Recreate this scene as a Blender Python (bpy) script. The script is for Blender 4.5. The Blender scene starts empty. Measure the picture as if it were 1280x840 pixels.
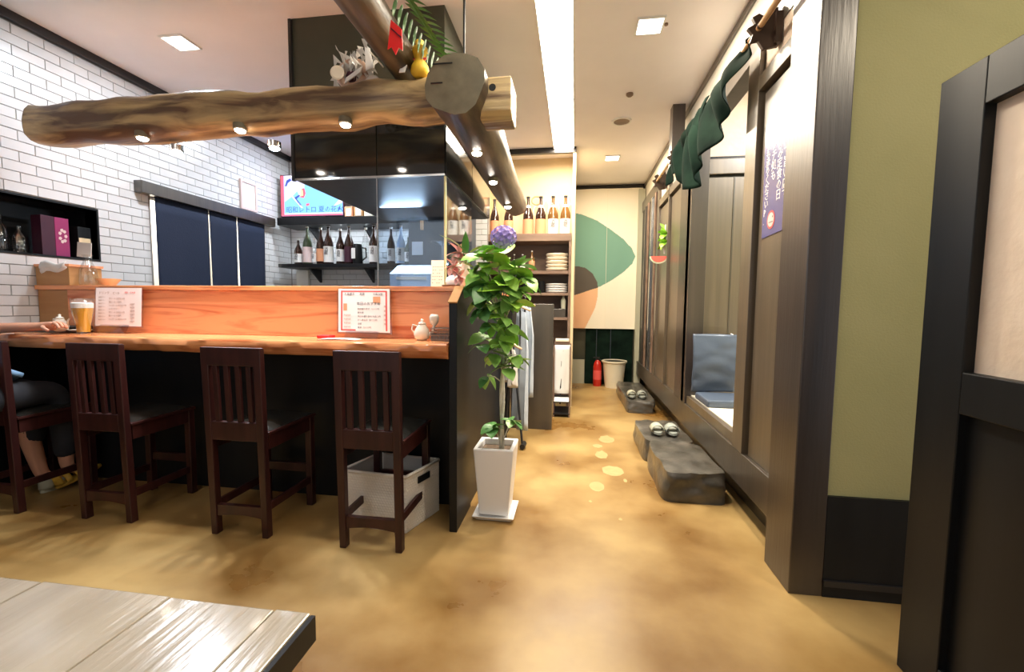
import bpy, bmesh, math, random
from mathutils import Vector, Matrix, noise
random.seed(7)
PI = math.pi
S = bpy.context.scene
C = S.collection
# ---------------------------------------------------------------- camera
cd = bpy.data.cameras.new('camera'); cam = bpy.data.objects.new('camera', cd); C.objects.link(cam)
cd.sensor_width = 36; cd.sensor_fit = 'HORIZONTAL'; cd.lens = 36*540/1280; cd.clip_start = .05
R = Matrix(((0.98973405, -0.01943229, 0.14159413), (0.14261528, 0.06947924, -0.98733658), (0.00934836, 0.99739412, 0.07153731)))
cam.matrix_world = Matrix.Translation((0, 0, 1.2)) @ R.to_4x4()
S.camera = cam
# ---------------------------------------------------------------- world, exposure
w = bpy.data.worlds.new('world'); S.world = w; w.use_nodes = True
w.node_tree.nodes['Background'].inputs[0].default_value = (.75, .85, 1, 1)
w.node_tree.nodes['Background'].inputs[1].default_value = .25
S.view_settings.view_transform = 'Standard'; S.view_settings.look = 'None'
S.view_settings.gamma = 1; S.view_settings.use_curve_mapping = False
S.view_settings.exposure = 0.88
# ---------------------------------------------------------------- lights (the room's recessed lamps, plus unseen ones added for brightness)
def lamp(kind, loc, power, col=(1, 1, 1), size=.2, rot=(0, 0, 0), sy=None, spot=None, blend=.5):
    l = bpy.data.lights.new('lamp', kind); l.energy = power; l.color = col
    if kind == 'AREA':
        l.size = size
        if sy: l.shape = 'RECTANGLE'; l.size_y = sy
    elif kind == 'SPOT':
        l.spot_size = spot or 1.6; l.spot_blend = blend; l.shadow_soft_size = size
    else: l.shadow_soft_size = size
    o = bpy.data.objects.new('lamp', l); C.objects.link(o); o.location = loc; o.rotation_euler = rot
    return o
WARM = (1, .86, .66); NEUT = (1, .95, .88); COOL = (.82, .9, 1)
lamp('AREA', (-.153, 4.55, 2.985), 30, WARM, .2, sy=1.2)
lamp('AREA', (-.153, 2.9, 2.985), 28, WARM, .2, sy=2.2)
for x, y, e, c in ((.44, 3.0, 22, WARM), (.42, 5.5, 18, WARM), (-2.74, 2.77, 16, COOL), (-1.4, .3, 5, NEUT), (-2.7, 4.4, 15, COOL), (-1.25, 4.6, 8, NEUT), (1.9, .7, 16, WARM)):  # last one has no fixture: unseen lamp added to brighten the green wall
    lamp('AREA', (x, y, 2.975), e, c, .14)
# daylight through the shop window behind the photographer
lamp('AREA', (-1.4, -1.92, 1.75), 7, (.84, .92, 1), 3.2, (PI/2, 0, 0), sy=1.7)

# ---------------------------------------------------------------- materials
def mat(name, col, rough=.5, metal=0, spec=.5, col2=None, nscale=6, stretch=(1, 1, 1), bump=0, bscale=None, emis=None, estr=0, coat=0, detail=5, lo=.35, hi=.65, trans=0, alpha=1, sss=0, rough2=None, crough=.08, dist=0):
    m = bpy.data.materials.new(name); m.use_nodes = True
    nt = m.node_tree; b = nt.nodes['Principled BSDF']
    b.inputs['Base Color'].default_value = (*col, 1); b.inputs['Roughness'].default_value = rough
    b.inputs['Metallic'].default_value = metal; b.inputs['Specular IOR Level'].default_value = spec
    b.inputs['Coat Weight'].default_value = coat; b.inputs['Coat Roughness'].default_value = crough
    b.inputs['Transmission Weight'].default_value = trans; b.inputs['Alpha'].default_value = alpha
    if sss: b.inputs['Subsurface Weight'].default_value = sss; b.inputs['Subsurface Radius'].default_value = (.02, .01, .005)
    if emis: b.inputs['Emission Color'].default_value = (*emis, 1); b.inputs['Emission Strength'].default_value = estr
    if col2 or bump:
        tc = nt.nodes.new('ShaderNodeTexCoord'); mp = nt.nodes.new('ShaderNodeMapping'); n = nt.nodes.new('ShaderNodeTexNoise')
        mp.inputs['Scale'].default_value = stretch
        n.inputs['Scale'].default_value = nscale; n.inputs['Detail'].default_value = detail; n.inputs['Distortion'].default_value = dist
        nt.links.new(tc.outputs['Object'], mp.inputs[0]); nt.links.new(mp.outputs[0], n.inputs['Vector'])
        if col2:
            r = nt.nodes.new('ShaderNodeValToRGB'); r.color_ramp.elements[0].position = lo; r.color_ramp.elements[1].position = hi
            r.color_ramp.elements[0].color = (*col, 1); r.color_ramp.elements[1].color = (*col2, 1)
            nt.links.new(n.outputs['Fac'], r.inputs[0]); nt.links.new(r.outputs[0], b.inputs['Base Color'])
        if rough2 is not None:
            mr = nt.nodes.new('ShaderNodeMapRange'); mr.inputs['From Min'].default_value = .35; mr.inputs['From Max'].default_value = .65
            mr.inputs['To Min'].default_value = rough; mr.inputs['To Max'].default_value = rough2
            nt.links.new(n.outputs['Fac'], mr.inputs[0]); nt.links.new(mr.outputs[0], b.inputs['Roughness'])
        if bump:
            src = n
            if bscale:
                src = nt.nodes.new('ShaderNodeTexNoise'); src.inputs['Scale'].default_value = bscale; src.inputs['Detail'].default_value = 4
                nt.links.new(mp.outputs[0], src.inputs['Vector'])
            bp = nt.nodes.new('ShaderNodeBump'); bp.inputs['Strength'].default_value = bump; bp.inputs['Distance'].default_value = .01
            nt.links.new(src.outputs['Fac'], bp.inputs['Height']); nt.links.new(bp.outputs[0], b.inputs['Normal'])
    return m
def glass_mat(name, col, f=.12):
    m = bpy.data.materials.new(name); m.use_nodes = True; nt = m.node_tree; nt.nodes.clear()
    o = nt.nodes.new('ShaderNodeOutputMaterial'); t = nt.nodes.new('ShaderNodeBsdfTransparent'); g = nt.nodes.new('ShaderNodeBsdfGlossy')
    mx = nt.nodes.new('ShaderNodeMixShader'); lw = nt.nodes.new('ShaderNodeLayerWeight'); ad = nt.nodes.new('ShaderNodeMath')
    lw.inputs[0].default_value = .12; ad.operation = 'MAXIMUM'; ad.inputs[1].default_value = f; ad.use_clamp = True
    t.inputs[0].default_value = (*col, 1); g.inputs['Roughness'].default_value = .03
    nt.links.new(lw.outputs['Facing'], ad.inputs[0]); nt.links.new(ad.outputs[0], mx.inputs[0])
    nt.links.new(t.outputs[0], mx.inputs[1]); nt.links.new(g.outputs[0], mx.inputs[2]); nt.links.new(mx.outputs[0], o.inputs[0])
    return m
M = {
 'floor': mat('polished_concrete', (.19, .092, .020), .25, col2=(.46, .31, .12), nscale=1.3, detail=9, lo=.36, hi=.62, bump=.08, bscale=14, rough2=.45),
 'wet_glint': mat('wet_spot_glint', (.50, .36, .165), .28, col2=(.46, .32, .14), nscale=20),  # pale tone paints reflections off wet spots into the floor
 'ceil': mat('ceiling_paint', (.88, .84, .85), .75, col2=(.91, .87, .88), nscale=3, bump=.05, bscale=90),
 'tile': mat('glazed_white_tile', (.72, .715, .71), .25, col2=(.66, .655, .65), nscale=2.2),
 'grout': mat('dark_grout', (.30, .28, .26), .9),
 'black': mat('black_wood', (.006, .0065, .0075), .42, spec=.3, col2=(.010, .011, .012), nscale=8, stretch=(1, 1, .15), bump=.1),
 'blackgloss': mat('black_gloss_panel', (.012, .014, .014), .09, coat=.5),
 'hoodmatte': mat('hood_dark_metal', (.045, .048, .030), .45, metal=.0, col2=(.065, .065, .038), nscale=2),
 'trim': mat('dark_trim', (.02, .018, .018), .35),
 'dkwood': mat('dark_stained_wood', (.030, .022, .015), .38, spec=1, coat=.5, crough=.3, col2=(.052, .038, .025), nscale=5, stretch=(3, 3, .25), bump=.12, bscale=30),
 'postwood': mat('dark_post_wood', (.022, .015, .012), .36, spec=.9, coat=.3, crough=.3, col2=(.042, .029, .024), nscale=4, stretch=(3, 3, .2), bump=.1, bscale=25),
 'panelwood': mat('dark_panel_wood', (.070, .050, .029), .38, spec=1.0, coat=.7, crough=.34, col2=(.105, .076, .045), nscale=4, stretch=(6, 6, .2), bump=.06, bscale=30),
 'chair': mat('mahogany_chair_wood', (.026, .006, .0055), .38, col2=(.048, .012, .010), nscale=6, stretch=(4, 4, .4), bump=.06),
 'leather': mat('black_leather', (.02, .02, .018), .25, bump=.1, nscale=60),
 'counter': mat('orange_cedar', (.86, .37, .15), .22, col2=(.55, .15, .05), nscale=2.6, stretch=(.7, 4, 6), coat=.4, detail=6, lo=.45, hi=.68, bump=.12, dist=1),
 'board': mat('cedar_backboard', (.84, .36, .17), .32, col2=(.56, .14, .05), nscale=2.4, stretch=(.5, 2, 5), coat=.15, detail=6, lo=.47, hi=.66, dist=1.6),
 'ply': mat('tan_plywood', (.50, .27, .10), .45, col2=(.42, .21, .07), nscale=5, stretch=(.5, 1, 3)),
 'log': mat('old_log_timber', (.11, .06, .03), .42, col2=(.50, .37, .18), nscale=4.5, stretch=(.35, 2.4, 2.4), bump=1, bscale=7, detail=9, lo=.38, hi=.58, dist=.8),
 'logd': mat('smoked_log_timber', (.03, .02, .014), .36, col2=(.20, .14, .08), nscale=5, stretch=(2.4, .35, 2.4), bump=.5, bscale=9, detail=8, lo=.38, hi=.7),
 'logend': mat('log_end_grain', (.10, .085, .05), .6, col2=(.17, .14, .085), nscale=9, bump=.3),
 'shelf': mat('brown_shelf_wood', (.18, .11, .075), .5, col2=(.26, .17, .12), nscale=5, stretch=(.4, 2, 2)),
 'beige': mat('warm_plaster', (.78, .62, .38), .8, bump=.1, nscale=40),
 'green': mat('olive_green_plaster', (.37, .35, .155), .85, col2=(.41, .38, .18), nscale=2, bump=.15, bscale=120),
 'white': mat('white_plaster', (.80, .77, .70), .8, bump=.1, nscale=60),
 'cream': mat('cream_plaster_panel', (.66, .54, .43), .8, col2=(.72, .60, .49), nscale=7, bump=.25, bscale=30),
 'noren': mat('navy_cloth', (.008, .016, .042), .85, bump=.2, nscale=90),
 'clothcream': mat('cream_canvas', (.86, .80, .66), .85, bump=.15, nscale=60),
 'clothgreen': mat('sage_print', (.17, .34, .27), .85), 'clothdark': mat('charcoal_print', (.10, .085, .07), .85), 'clothor': mat('orange_print', (.80, .47, .27), .85),
 'dkgreen': mat('dark_green_cloth', (.003, .008, .006), .85, spec=.05, col2=(.008, .020, .014), nscale=7),
 'whiteplastic': mat('white_plastic', (.85, .84, .82), .35), 'pot': mat('white_ceramic', (.88, .87, .86), .3),
 'greyplastic': mat('basket_plastic', (.80, .76, .70), .5),
 'soil': mat('potting_soil', (.08, .05, .03), .95, col2=(.16, .11, .07), nscale=50, bump=.5),
 'leaf': mat('green_leaf', (.18, .40, .06), .35, col2=(.34, .58, .14), nscale=6),
 'leaf2': mat('deep_green_leaf', (.06, .20, .045), .35, col2=(.12, .30, .08), nscale=6),
 'leaf3': mat('lime_leaf', (.32, .62, .05), .4, col2=(.42, .70, .12), nscale=6),
 'stem': mat('pale_trunk', (.82, .78, .66), .7, col2=(.66, .60, .46), nscale=20, bump=.3),
 'purple': mat('hydrangea_petal', (.28, .20, .60), .6, col2=(.42, .34, .75), nscale=30),
 'pink': mat('pink_petal', (.85, .32, .32), .5, col2=(.9, .72, .66), nscale=14),
 'red': mat('red_ribbon', (.85, .02, .02), .5), 'redx': mat('extinguisher_red', (.5, .02, .012), .3),
 'yellow': mat('yellow_charm', (.85, .55, .04), .45), 'gold': mat('ochre_strap', (.62, .38, .05), .5),
 'stone': mat('dark_step_stone', (.045, .042, .035), .3, col2=(.11, .10, .085), nscale=7, detail=9, bump=.8, bscale=11, coat=.35),
 'sandal': mat('grey_sandal', (.30, .32, .28), .5), 'blueclo': mat('slate_blue_cloth', (.075, .10, .145), .38, bump=.4, nscale=9),
 'apron': mat('blue_grey_cotton', (.55, .62, .70), .85, col2=(.48, .54, .62), nscale=8, bump=.3),
 'strap': mat('black_cotton', (.012, .012, .014), .8),
 'brown': mat('brown_bottle_glass', (.035, .012, .006), .07, coat=.5), 'greenb': mat('green_bottle_glass', (.05, .07, .03), .07, coat=.5),
 'clearb': glass_mat('clear_glass', (.93, .95, .95), .16), 'glass': glass_mat('partition_glass', (.80, .88, .96), .10), 'amber': mat('amber_glass', (.16, .07, .015), .08, coat=.5),
 'goldedge': mat('glass_edge', (.75, .68, .35), .25), 'wlabel': mat('white_label', (.82, .80, .76), .7), 'olabel': mat('orange_label', (.72, .32, .16), .7),
 'pklabel': mat('pale_pink_label', (.72, .55, .52), .7), 'cap': mat('bottle_cap', (.7, .7, .66), .4), 'print': mat('ink', (.05, .04, .04), .8),
 'ink2': mat('brown_ink', (.40, .22, .16), .8), 'inkred': mat('red_ink', (.75, .10, .09), .8),
 'paper': mat('menu_paper', (.90, .80, .76), .6), 'paper2': mat('pink_menu_paper', (.90, .74, .70), .6), 'acrylic': glass_mat('clear_acrylic', (.95, .93, .95), .12),
 'dkmetal': mat('black_metal', (.02, .02, .022), .4, metal=.3), 'chrome': mat('brushed_steel', (.7, .7, .7), .25, metal=1),
 'ice': mat('pale_blue_enamel', (.50, .66, .90), .3), 'cab': mat('white_cabinet', (.66, .74, .86), .35), 'dkcab': mat('dark_slate_cabinet', (.03, .04, .06), .35),
 'emw': mat('lamp_diffuser', (1, 1, 1), emis=(1, .95, .85), estr=7), 'emc': mat('cool_bulb', (1, 1, 1), emis=(.75, .88, 1), estr=30), 'emn': mat('warm_bulb', (1, 1, 1), emis=(1, .9, .78), estr=25),
 'navyp': mat('poster_navy', (.085, .09, .26), .25), 'wink': mat('white_ink', (.88, .86, .86), .5),
 'ceramic': mat('white_porcelain', (.85, .78, .66), .2, coat=.4), 'skin': mat('skin', (.60, .30, .19), .5, sss=.1), 'beer': mat('beer', (.78, .40, .04), .12, coat=.4), 'foam': mat('beer_foam', (.92, .88, .80), .7),
 'denim': mat('pale_blue_shirt', (.20, .34, .52), .85), 'pants': mat('dark_trousers', (.015, .016, .022), .85), 'hair': mat('black_hair', (.01, .01, .01), .5),
 'magenta': mat('magenta_box_card', (.30, .02, .11), .45), 'mdark': mat('maroon_side', (.05, .006, .02), .5), 'tan': mat('tan_wood_hanger', (.72, .48, .28), .4),
 'plate': mat('cream_stoneware', (.84, .74, .58), .35), 'tatami': mat('pale_tatami', (.82, .78, .66), .6), 'tablew': mat('grey_table_wood', (.34, .30, .24), .2, col2=(.45, .40, .32), nscale=3, stretch=(4, .35, 1), coat=.4, bump=.25, bscale=12, detail=8),
 'plasticwrap': mat('clear_wrap', (.80, .76, .70), .15, trans=.25), 'straw': mat('straw', (.55, .36, .26), .8), 'melon': mat('melon_red', (.85, .16, .12), .5), 'rind': mat('melon_rind', (.75, .82, .62), .5),
 'rod': mat('bamboo_rod', (.42, .24, .11), .35, col2=(.55, .34, .17), nscale=8), 'bracket': mat('walnut_bracket', (.05, .028, .018), .4),
 'greyboard': mat('grey_board', (.42, .42, .32), .7), 'bin': mat('ivory_bin', (.78, .72, .56), .4), 'outlet': mat('socket_plate', (.80, .80, .76), .4),
}
def scr(name, col, s=1.3): return mat(name, (.02, .02, .02), emis=col, estr=s)
# ---------------------------------------------------------------- helpers
def org(p):
    v = Vector((0, 0, 0))
    while p: v += p.location; p = p.parent
    return v
class B:
    def __init__(s): s.v = []; s.f = []; s.mi = []; s.m = 0
    def add(s, vs, fs):
        o = len(s.v); s.v += [Vector(v) for v in vs]; s.f += [tuple(i+o for i in f) for f in fs]; s.mi += [s.m]*len(fs); return s
    def box(s, x0, x1, y0, y1, z0, z1):
        return s.add([(x0,y0,z0),(x1,y0,z0),(x1,y1,z0),(x0,y1,z0),(x0,y0,z1),(x1,y0,z1),(x1,y1,z1),(x0,y1,z1)],
                     [(0,3,2,1),(4,5,6,7),(0,1,5,4),(1,2,6,5),(2,3,7,6),(3,0,4,7)])
    def hexa(s, lo, hi):   # two quads (bottom, top)
        return s.add(list(lo)+list(hi), [(0,3,2,1),(4,5,6,7),(0,1,5,4),(1,2,6,5),(2,3,7,6),(3,0,4,7)])
    def lathe(s, prof, cx, cy, n=16, cz=0, caps=True):
        vs = []; fs = []
        for r, z in prof:
            for i in range(n):
                a = 2*PI*i/n; vs.append((cx+r*math.cos(a), cy+r*math.sin(a), cz+z))
        for k in range(len(prof)-1):
            for i in range(n):
                j = (i+1) % n; fs.append((k*n+i, k*n+j, (k+1)*n+j, (k+1)*n+i))
        if caps: fs.append(tuple(range(n-1, -1, -1))); fs.append(tuple((len(prof)-1)*n+i for i in range(n)))
        return s.add(vs, fs)
    def tube(s, path, rad, n=8, caps=True, rough=0, sq=0):
        path = [Vector(p) for p in path]
        if not hasattr(rad, '__len__'): rad = [rad]*len(path)
        vs = []; fs = []; up = None
        for k, p in enumerate(path):
            t = (path[min(k+1, len(path)-1)]-path[max(k-1, 0)]).normalized()
            if up is None:
                up = Vector((0, 0, 1)) if abs(t.z) < .9 else Vector((1, 0, 0))
            a = t.cross(up).normalized(); b = a.cross(t).normalized(); up = b
            for i in range(n):
                th = 2*PI*i/n + sq; r = rad[k]
                if rough: r *= 1 + rough*noise.noise(Vector((math.cos(th)*1.3, math.sin(th)*1.3, k*.35)))
                vs.append(p+a*math.cos(th)*r+b*math.sin(th)*r)
        for k in range(len(path)-1):
            for i in range(n):
                j = (i+1) % n; fs.append((k*n+i, k*n+j, (k+1)*n+j, (k+1)*n+i))
        if caps: fs.append(tuple(range(n-1, -1, -1))); fs.append(tuple((len(path)-1)*n+i for i in range(n)))
        return s.add(vs, fs)
    def prism(s, pts, d):   # polygon of 3D points extruded by vector d
        d = Vector(d); n = len(pts); pts = [Vector(p) for p in pts]
        return s.add(pts+[p+d for p in pts], [tuple(range(n-1, -1, -1)), tuple(range(n, 2*n))]+[(i, (i+1) % n, n+(i+1) % n, n+i) for i in range(n)])
    def grid(s, fn, nu, nv):
        vs = [fn(i/nu, j/nv) for j in range(nv+1) for i in range(nu+1)]
        return s.add(vs, [(j*(nu+1)+i, j*(nu+1)+i+1, (j+1)*(nu+1)+i+1, (j+1)*(nu+1)+i) for j in range(nv) for i in range(nu)])
    def ball(s, c, r, n=10, sq=(1, 1, 1)):
        c = Vector(c); prof = []
        vs = []; fs = []
        for k in range(n//2+1):
            ph = PI*k/(n//2)
            for i in range(n):
                th = 2*PI*i/n
                vs.append(c+Vector((r*sq[0]*math.sin(ph)*math.cos(th), r*sq[1]*math.sin(ph)*math.sin(th), r*sq[2]*math.cos(ph))))
        for k in range(n//2):
            for i in range(n):
                j = (i+1) % n; fs.append((k*n+i, (k+1)*n+i, (k+1)*n+j, k*n+j))
        return s.add(vs, fs)
    def build(s, name, m, parent=None, smooth=False, bevel=0, solid=0, kind=None, fix=True):
        o0 = org(parent); me = bpy.data.meshes.new(name)
        me.from_pydata([v-o0 for v in s.v], [], s.f)
        ms = m if isinstance(m, (list, tuple)) else [m]
        for q in ms: me.materials.append(M[q] if isinstance(q, str) else q)
        if len(ms) > 1:
            for p, i in zip(me.polygons, s.mi): p.material_index = i
        if fix:
            bm = bmesh.new(); bm.from_mesh(me); bmesh.ops.remove_doubles(bm, verts=bm.verts, dist=1e-5); bmesh.ops.recalc_face_normals(bm, faces=bm.faces)
            bm.to_mesh(me); bm.free()
        o = bpy.data.objects.new(name, me); C.objects.link(o)
        if parent: o.parent = parent
        if smooth:
            for p in me.polygons: p.use_smooth = True
            if smooth == 'a': me.set_sharp_from_angle(angle=.7)
        if solid: q = o.modifiers.new('s', 'SOLIDIFY'); q.thickness = solid; q.offset = 0
        if bevel: q = o.modifiers.new('b', 'BEVEL'); q.width = bevel; q.segments = 2; q.limit_method = 'ANGLE'
        if kind: o['kind'] = kind
        return o
def bx(name, m, b, parent=None, bevel=0, kind=None): return B().box(*b).build(name, m, parent, bevel=bevel, kind=kind)
def tag(o, label, cat, group=None):
    o['label'] = label; o['category'] = cat
    if group: o['group'] = group
    return o
def thing(name, label, cat, loc, group=None):
    o = bpy.data.objects.new(name, None); C.objects.link(o); o.location = loc; o.empty_display_size = .1
    return tag(o, label, cat, group)
def st(name, m, b, parent=None, bevel=0): return bx(name, m, b, parent, bevel, None if parent else 'structure')
kids = {}
def dup(o, loc=None, label=None, group=None, parent=None, rz=None):
    c = o.copy(); C.objects.link(c)
    if parent: c.parent = parent
    if loc is not None: c.location = loc
    if rz is not None: c.rotation_euler = (0, 0, rz)
    if label: c['label'] = label
    if group: c['group'] = group
    for ch in [q for q in bpy.data.objects if q.parent == o]: dup(ch, parent=c)
    return c
def text(name, s, size, m, parent, origin, xdir, ydir, thick=.0006, line=1.0):
    cu = bpy.data.curves.new(name, 'FONT'); cu.body = s; cu.size = size; cu.extrude = thick; cu.space_line = line; cu.resolution_u = 1
    t = bpy.data.objects.new(name, cu); C.objects.link(t); bpy.context.view_layer.update()
    me = bpy.data.meshes.new_from_object(t.evaluated_get(bpy.context.evaluated_depsgraph_get()))
    bpy.data.objects.remove(t); xd = Vector(xdir).normalized(); yd = Vector(ydir).normalized(); zd = xd.cross(yd)
    mt = Matrix((xd, yd, zd)).transposed().to_4x4(); mt.translation = Vector(origin)-org(parent)
    me.transform(mt); me.materials.clear(); me.materials.append(M[m] if isinstance(m, str) else m)
    o = bpy.data.objects.new(name, me); C.objects.link(o); o.parent = parent
    return o

# ================================================================ SETTING
XL = -3.54; CZ = 3.0
st('floor', 'floor', (XL-.9, 3.0, -2.0, 7.0, -.1, 0))
ceil = st('ceiling', 'ceil', (XL-.9, 3.0, -2.0, 7.0, CZ, CZ+.1))
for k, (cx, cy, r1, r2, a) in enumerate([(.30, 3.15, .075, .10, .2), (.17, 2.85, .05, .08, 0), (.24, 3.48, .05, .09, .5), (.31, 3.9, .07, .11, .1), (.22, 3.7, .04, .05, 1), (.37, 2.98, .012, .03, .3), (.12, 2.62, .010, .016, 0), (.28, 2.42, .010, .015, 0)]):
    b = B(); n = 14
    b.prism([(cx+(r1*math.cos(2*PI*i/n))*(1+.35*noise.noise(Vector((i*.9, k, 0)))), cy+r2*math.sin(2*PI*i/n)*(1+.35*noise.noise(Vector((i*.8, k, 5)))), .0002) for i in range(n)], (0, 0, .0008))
    o = b.build('floor_glint', 'wet_glint', bpy.data.objects['floor'])  # flat pale blobs standing in for glints on wet floor spots
# left wall with niche and doorway
NI = (1.55, 2.80, 1.51, 1.87); DO = (3.23, 4.53, 0, 2.075)
b = B()
for q in [(-2, NI[0], 0, 3), (NI[0], NI[1], 0, NI[2]), (NI[0], NI[1], NI[3], 3), (NI[1], DO[0], 0, 3), (DO[0], DO[1], DO[3], 3), (DO[1], 5.2, 0, 3)]:
    b.box(XL-.1, XL-.006, *q)
wl = b.build('wall_left', 'grout', kind='structure')
b = B(); b.box(XL-.3, XL-.28, NI[0]-.02, NI[1]+.02, NI[2]-.02, NI[3]+.02)
b.box(XL-.28, XL-.002, NI[0]-.02, NI[0], NI[2]-.02, NI[3]+.02).box(XL-.28, XL+.004, NI[1], NI[1]+.012, NI[2]-.012, NI[3]+.012)
b.box(XL-.28, XL+.004, NI[0], NI[1], NI[2]-.012, NI[2]).box(XL-.28, XL+.004, NI[0], NI[1], NI[3], NI[3]+.012)
b.build('niche', 'black', wl)
bx('shade_panel', 'black', (XL-.006, XL+.004, -1.9, 2.44, 0, .915), wl)  # added black sheet standing in for the shade under the counter
# back room behind the doorway curtain
b = B(); b.box(-4.4, -4.36, 3.0, 4.8, 0, 2.4).box(-4.4, -3.6, 3.0, 3.04, 0, 2.4).box(-4.4, -3.6, 4.76, 4.8, 0, 2.4).box(-4.4, -3.6, 3.0, 4.8, 2.4, 2.44)
b.build('wall_pantry', 'white', kind='structure')
lamp('POINT', (-4.1, 3.9, 2.1), 25, NEUT, .06)
# tiles, one by one: the nearest 300 as parts, the rest joined
TW, TH, G = .175, .0657, .0032
def clip(r, h):   # remove hole h from rect r -> list of rects
    y0, y1, z0, z1 = r; a, b_, c, d = h
    if y1 <= a or y0 >= b_ or z1 <= c or z0 >= d: return [r]
    out = []
    if y0 < a: out.append((y0, a, z0, z1))
    if y1 > b_: out.append((b_, y1, z0, z1))
    m0, m1 = max(y0, a), min(y1, b_)
    if z0 < c: out.append((m0, m1, z0, c))
    if z1 > d: out.append((m0, m1, d, z1))
    return out
def tilemesh(w, h, ax, cache={}):
    k = (round(w, 3), round(h, 3), ax)
    if k not in cache:
        e = .0015; t = .007; b = B()
        f = lambda u, v, d: (d, u, v) if ax == 'x' else (u, -d, v)
        lo = [(-w/2, -h/2), (w/2, -h/2), (w/2, h/2), (-w/2, h/2)]
        hi = [(-w/2+e, -h/2+e), (w/2-e, -h/2+e), (w/2-e, h/2-e), (-w/2+e, h/2-e)]
        b.hexa([f(u, v, 0) for u, v in lo], [f(u, v, t) for u, v in hi])
        me = bpy.data.meshes.new('tile'); me.from_pydata(b.v, [], b.f); me.materials.append(M['tile'])
        bm = bmesh.new(); bm.from_mesh(me); bmesh.ops.recalc_face_normals(bm, faces=bm.faces); bm.to_mesh(me); bm.free()
        cache[k] = me
    return cache[k]
def tiles(wall, ax, plane, u0, u1, v0, v1, holes, phase, vis, maxn=298):
    rest = B(); cand = []
    j = 0; z = v1
    while z > v0:
        off = (TW/2 if j % 2 else 0)+phase
        u = math.floor((u0-off)/TW)*TW+off
        while u < u1:
            rs = [(max(u, u0), min(u+TW, u1), max(z-TH, v0), z)]
            for h in holes: rs = [q for r in rs for q in clip(r, h)]
            for r in rs:
                w, hh = r[1]-r[0]-G, r[3]-r[2]-G
                if w > .012 and hh > .01: cand.append(((r[0]+r[1])/2, (r[2]+r[3])/2, w, hh))
            u += TW
        z -= TH; j += 1
    big = sorted([c for c in cand if vis(c)], key=lambda c: c[0] if ax == 'x' else -c[1])
    pick = set(big[:maxn])
    for c in cand:
        me = tilemesh(c[2], c[3], ax); loc = Vector((plane, c[0], c[1]) if ax == 'x' else (c[0], plane, c[1])) + Vector((0, random.uniform(-.0006, .0006), random.uniform(-.0006, .0006)) if ax == 'x' else (0, 0, 0))
        if c in pick:
            o = bpy.data.objects.new('tile', me); C.objects.link(o); o.location = loc; o.parent = wall
        else:
            rest.add([v.co+loc for v in me.vertices], [tuple(p.vertices) for p in me.polygons])
    rest.build('tile_field', 'tile', wall, kind='stuff', fix=False)
NI2 = (NI[0]-.01, NI[1]+.012, NI[2]-.012, NI[3]+.012); DO2 = (DO[0]-.02, DO[1]+.02, -1, DO[3]+.0)
tiles(wl, 'x', XL-.007, .6, 5.04, .9, 2.94, [NI2, DO2], 2.362, lambda c: c[0] > 1.0+ (c[1]*0) and c[0] > 2.1-.1 and c[1] > 1.28 and not (2.3 < c[1] < 2.45 and c[0] < 2.9 and False) and c[0] < 4.9)
# kitchen back wall
wb = st('wall_back', 'grout', (XL-.1, -1.02, 5.056, 5.15, 0, 3))
tiles(wb, 'y', 5.057, XL, -1.03, .9, 2.94, [], .04, lambda c: 1.28 < c[1] < 2.15 and c[0] < -1.9)
# alcove walls and aisle end
st('wall_alcove', 'beige', (-1.12, -.03, 5.46, 5.52, 0, 3)); st('wall_alcove_side', 'beige', (-1.12, -1.06, 5.15, 5.46, 0, 3))
st('wall_alcove_right', 'beige', (-.045, -.012, 5.1, 6.8, 0, 3))
st('wall_end', 'hoodmatte', (-.04, 3.0, 6.78, 6.88, 0, 3))
st('trim_1', 'trim', (XL, XL+.035, -1.9, 5.03, 2.945, 3)); st('trim_2', 'trim', (XL, -1.03, 5.02, 5.05, 2.945, 3))
st('trim_3', 'trim', (-1.06, -.012, 5.09, 5.14, 2.94, 3)); st('trim_4', 'trim', (-.01, 1.0, 6.72, 6.78, 2.95, 3))
# front wall with shop window (behind the photographer)
b = B(); b.box(XL-.1, 3, -2.1, -2.0, 0, .8).box(XL-.1, 3, -2.1, -2, 2.7, 3).box(XL-.1, -3.1, -2.1, -2, .8, 2.7).box(.3, 3, -2.1, -2, .8, 2.7)
wf = b.build('wall_front', 'white', kind='structure')
b = B()
for x in (-3.1, -1.98, -.86, .26): b.box(x, x+.05, -2.06, -2.0, .8, 2.7)
b.box(-3.1, .3, -2.06, -2, .8, .85).box(-3.1, .3, -2.06, -2, 2.65, 2.7); b.build('window_1', 'trim', kind='structure')
bx('pane', 'clearb', (-3.06, .26, -2.035, -2.03, .85, 2.65), bpy.data.objects['window_1'])

# ---- right side: tatami booth facade (plane x = .93), sill, posts, panels
FX = .93
sill = st('trim_sill', 'dkwood', (FX, 1.10, 2.12, 6.78, .20, .39), bevel=.004)
st('wall_right_base', 'dkwood', (1.06, 1.12, 2.12, 6.78, 0, .22))
wr = st('wall_right', 'dkwood', (FX+.02, 1.06, 2.12, 6.78, 2.56, 2.70), bevel=.003)     # header beam
st('wall_right_upper', 'white', (1.0, 1.06, 1.95, 6.78, 2.70, 3.0))
st('trim_5', 'panelwood', (.985, 1.0, 1.95, 6.78, 2.955, 3.0))
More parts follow.
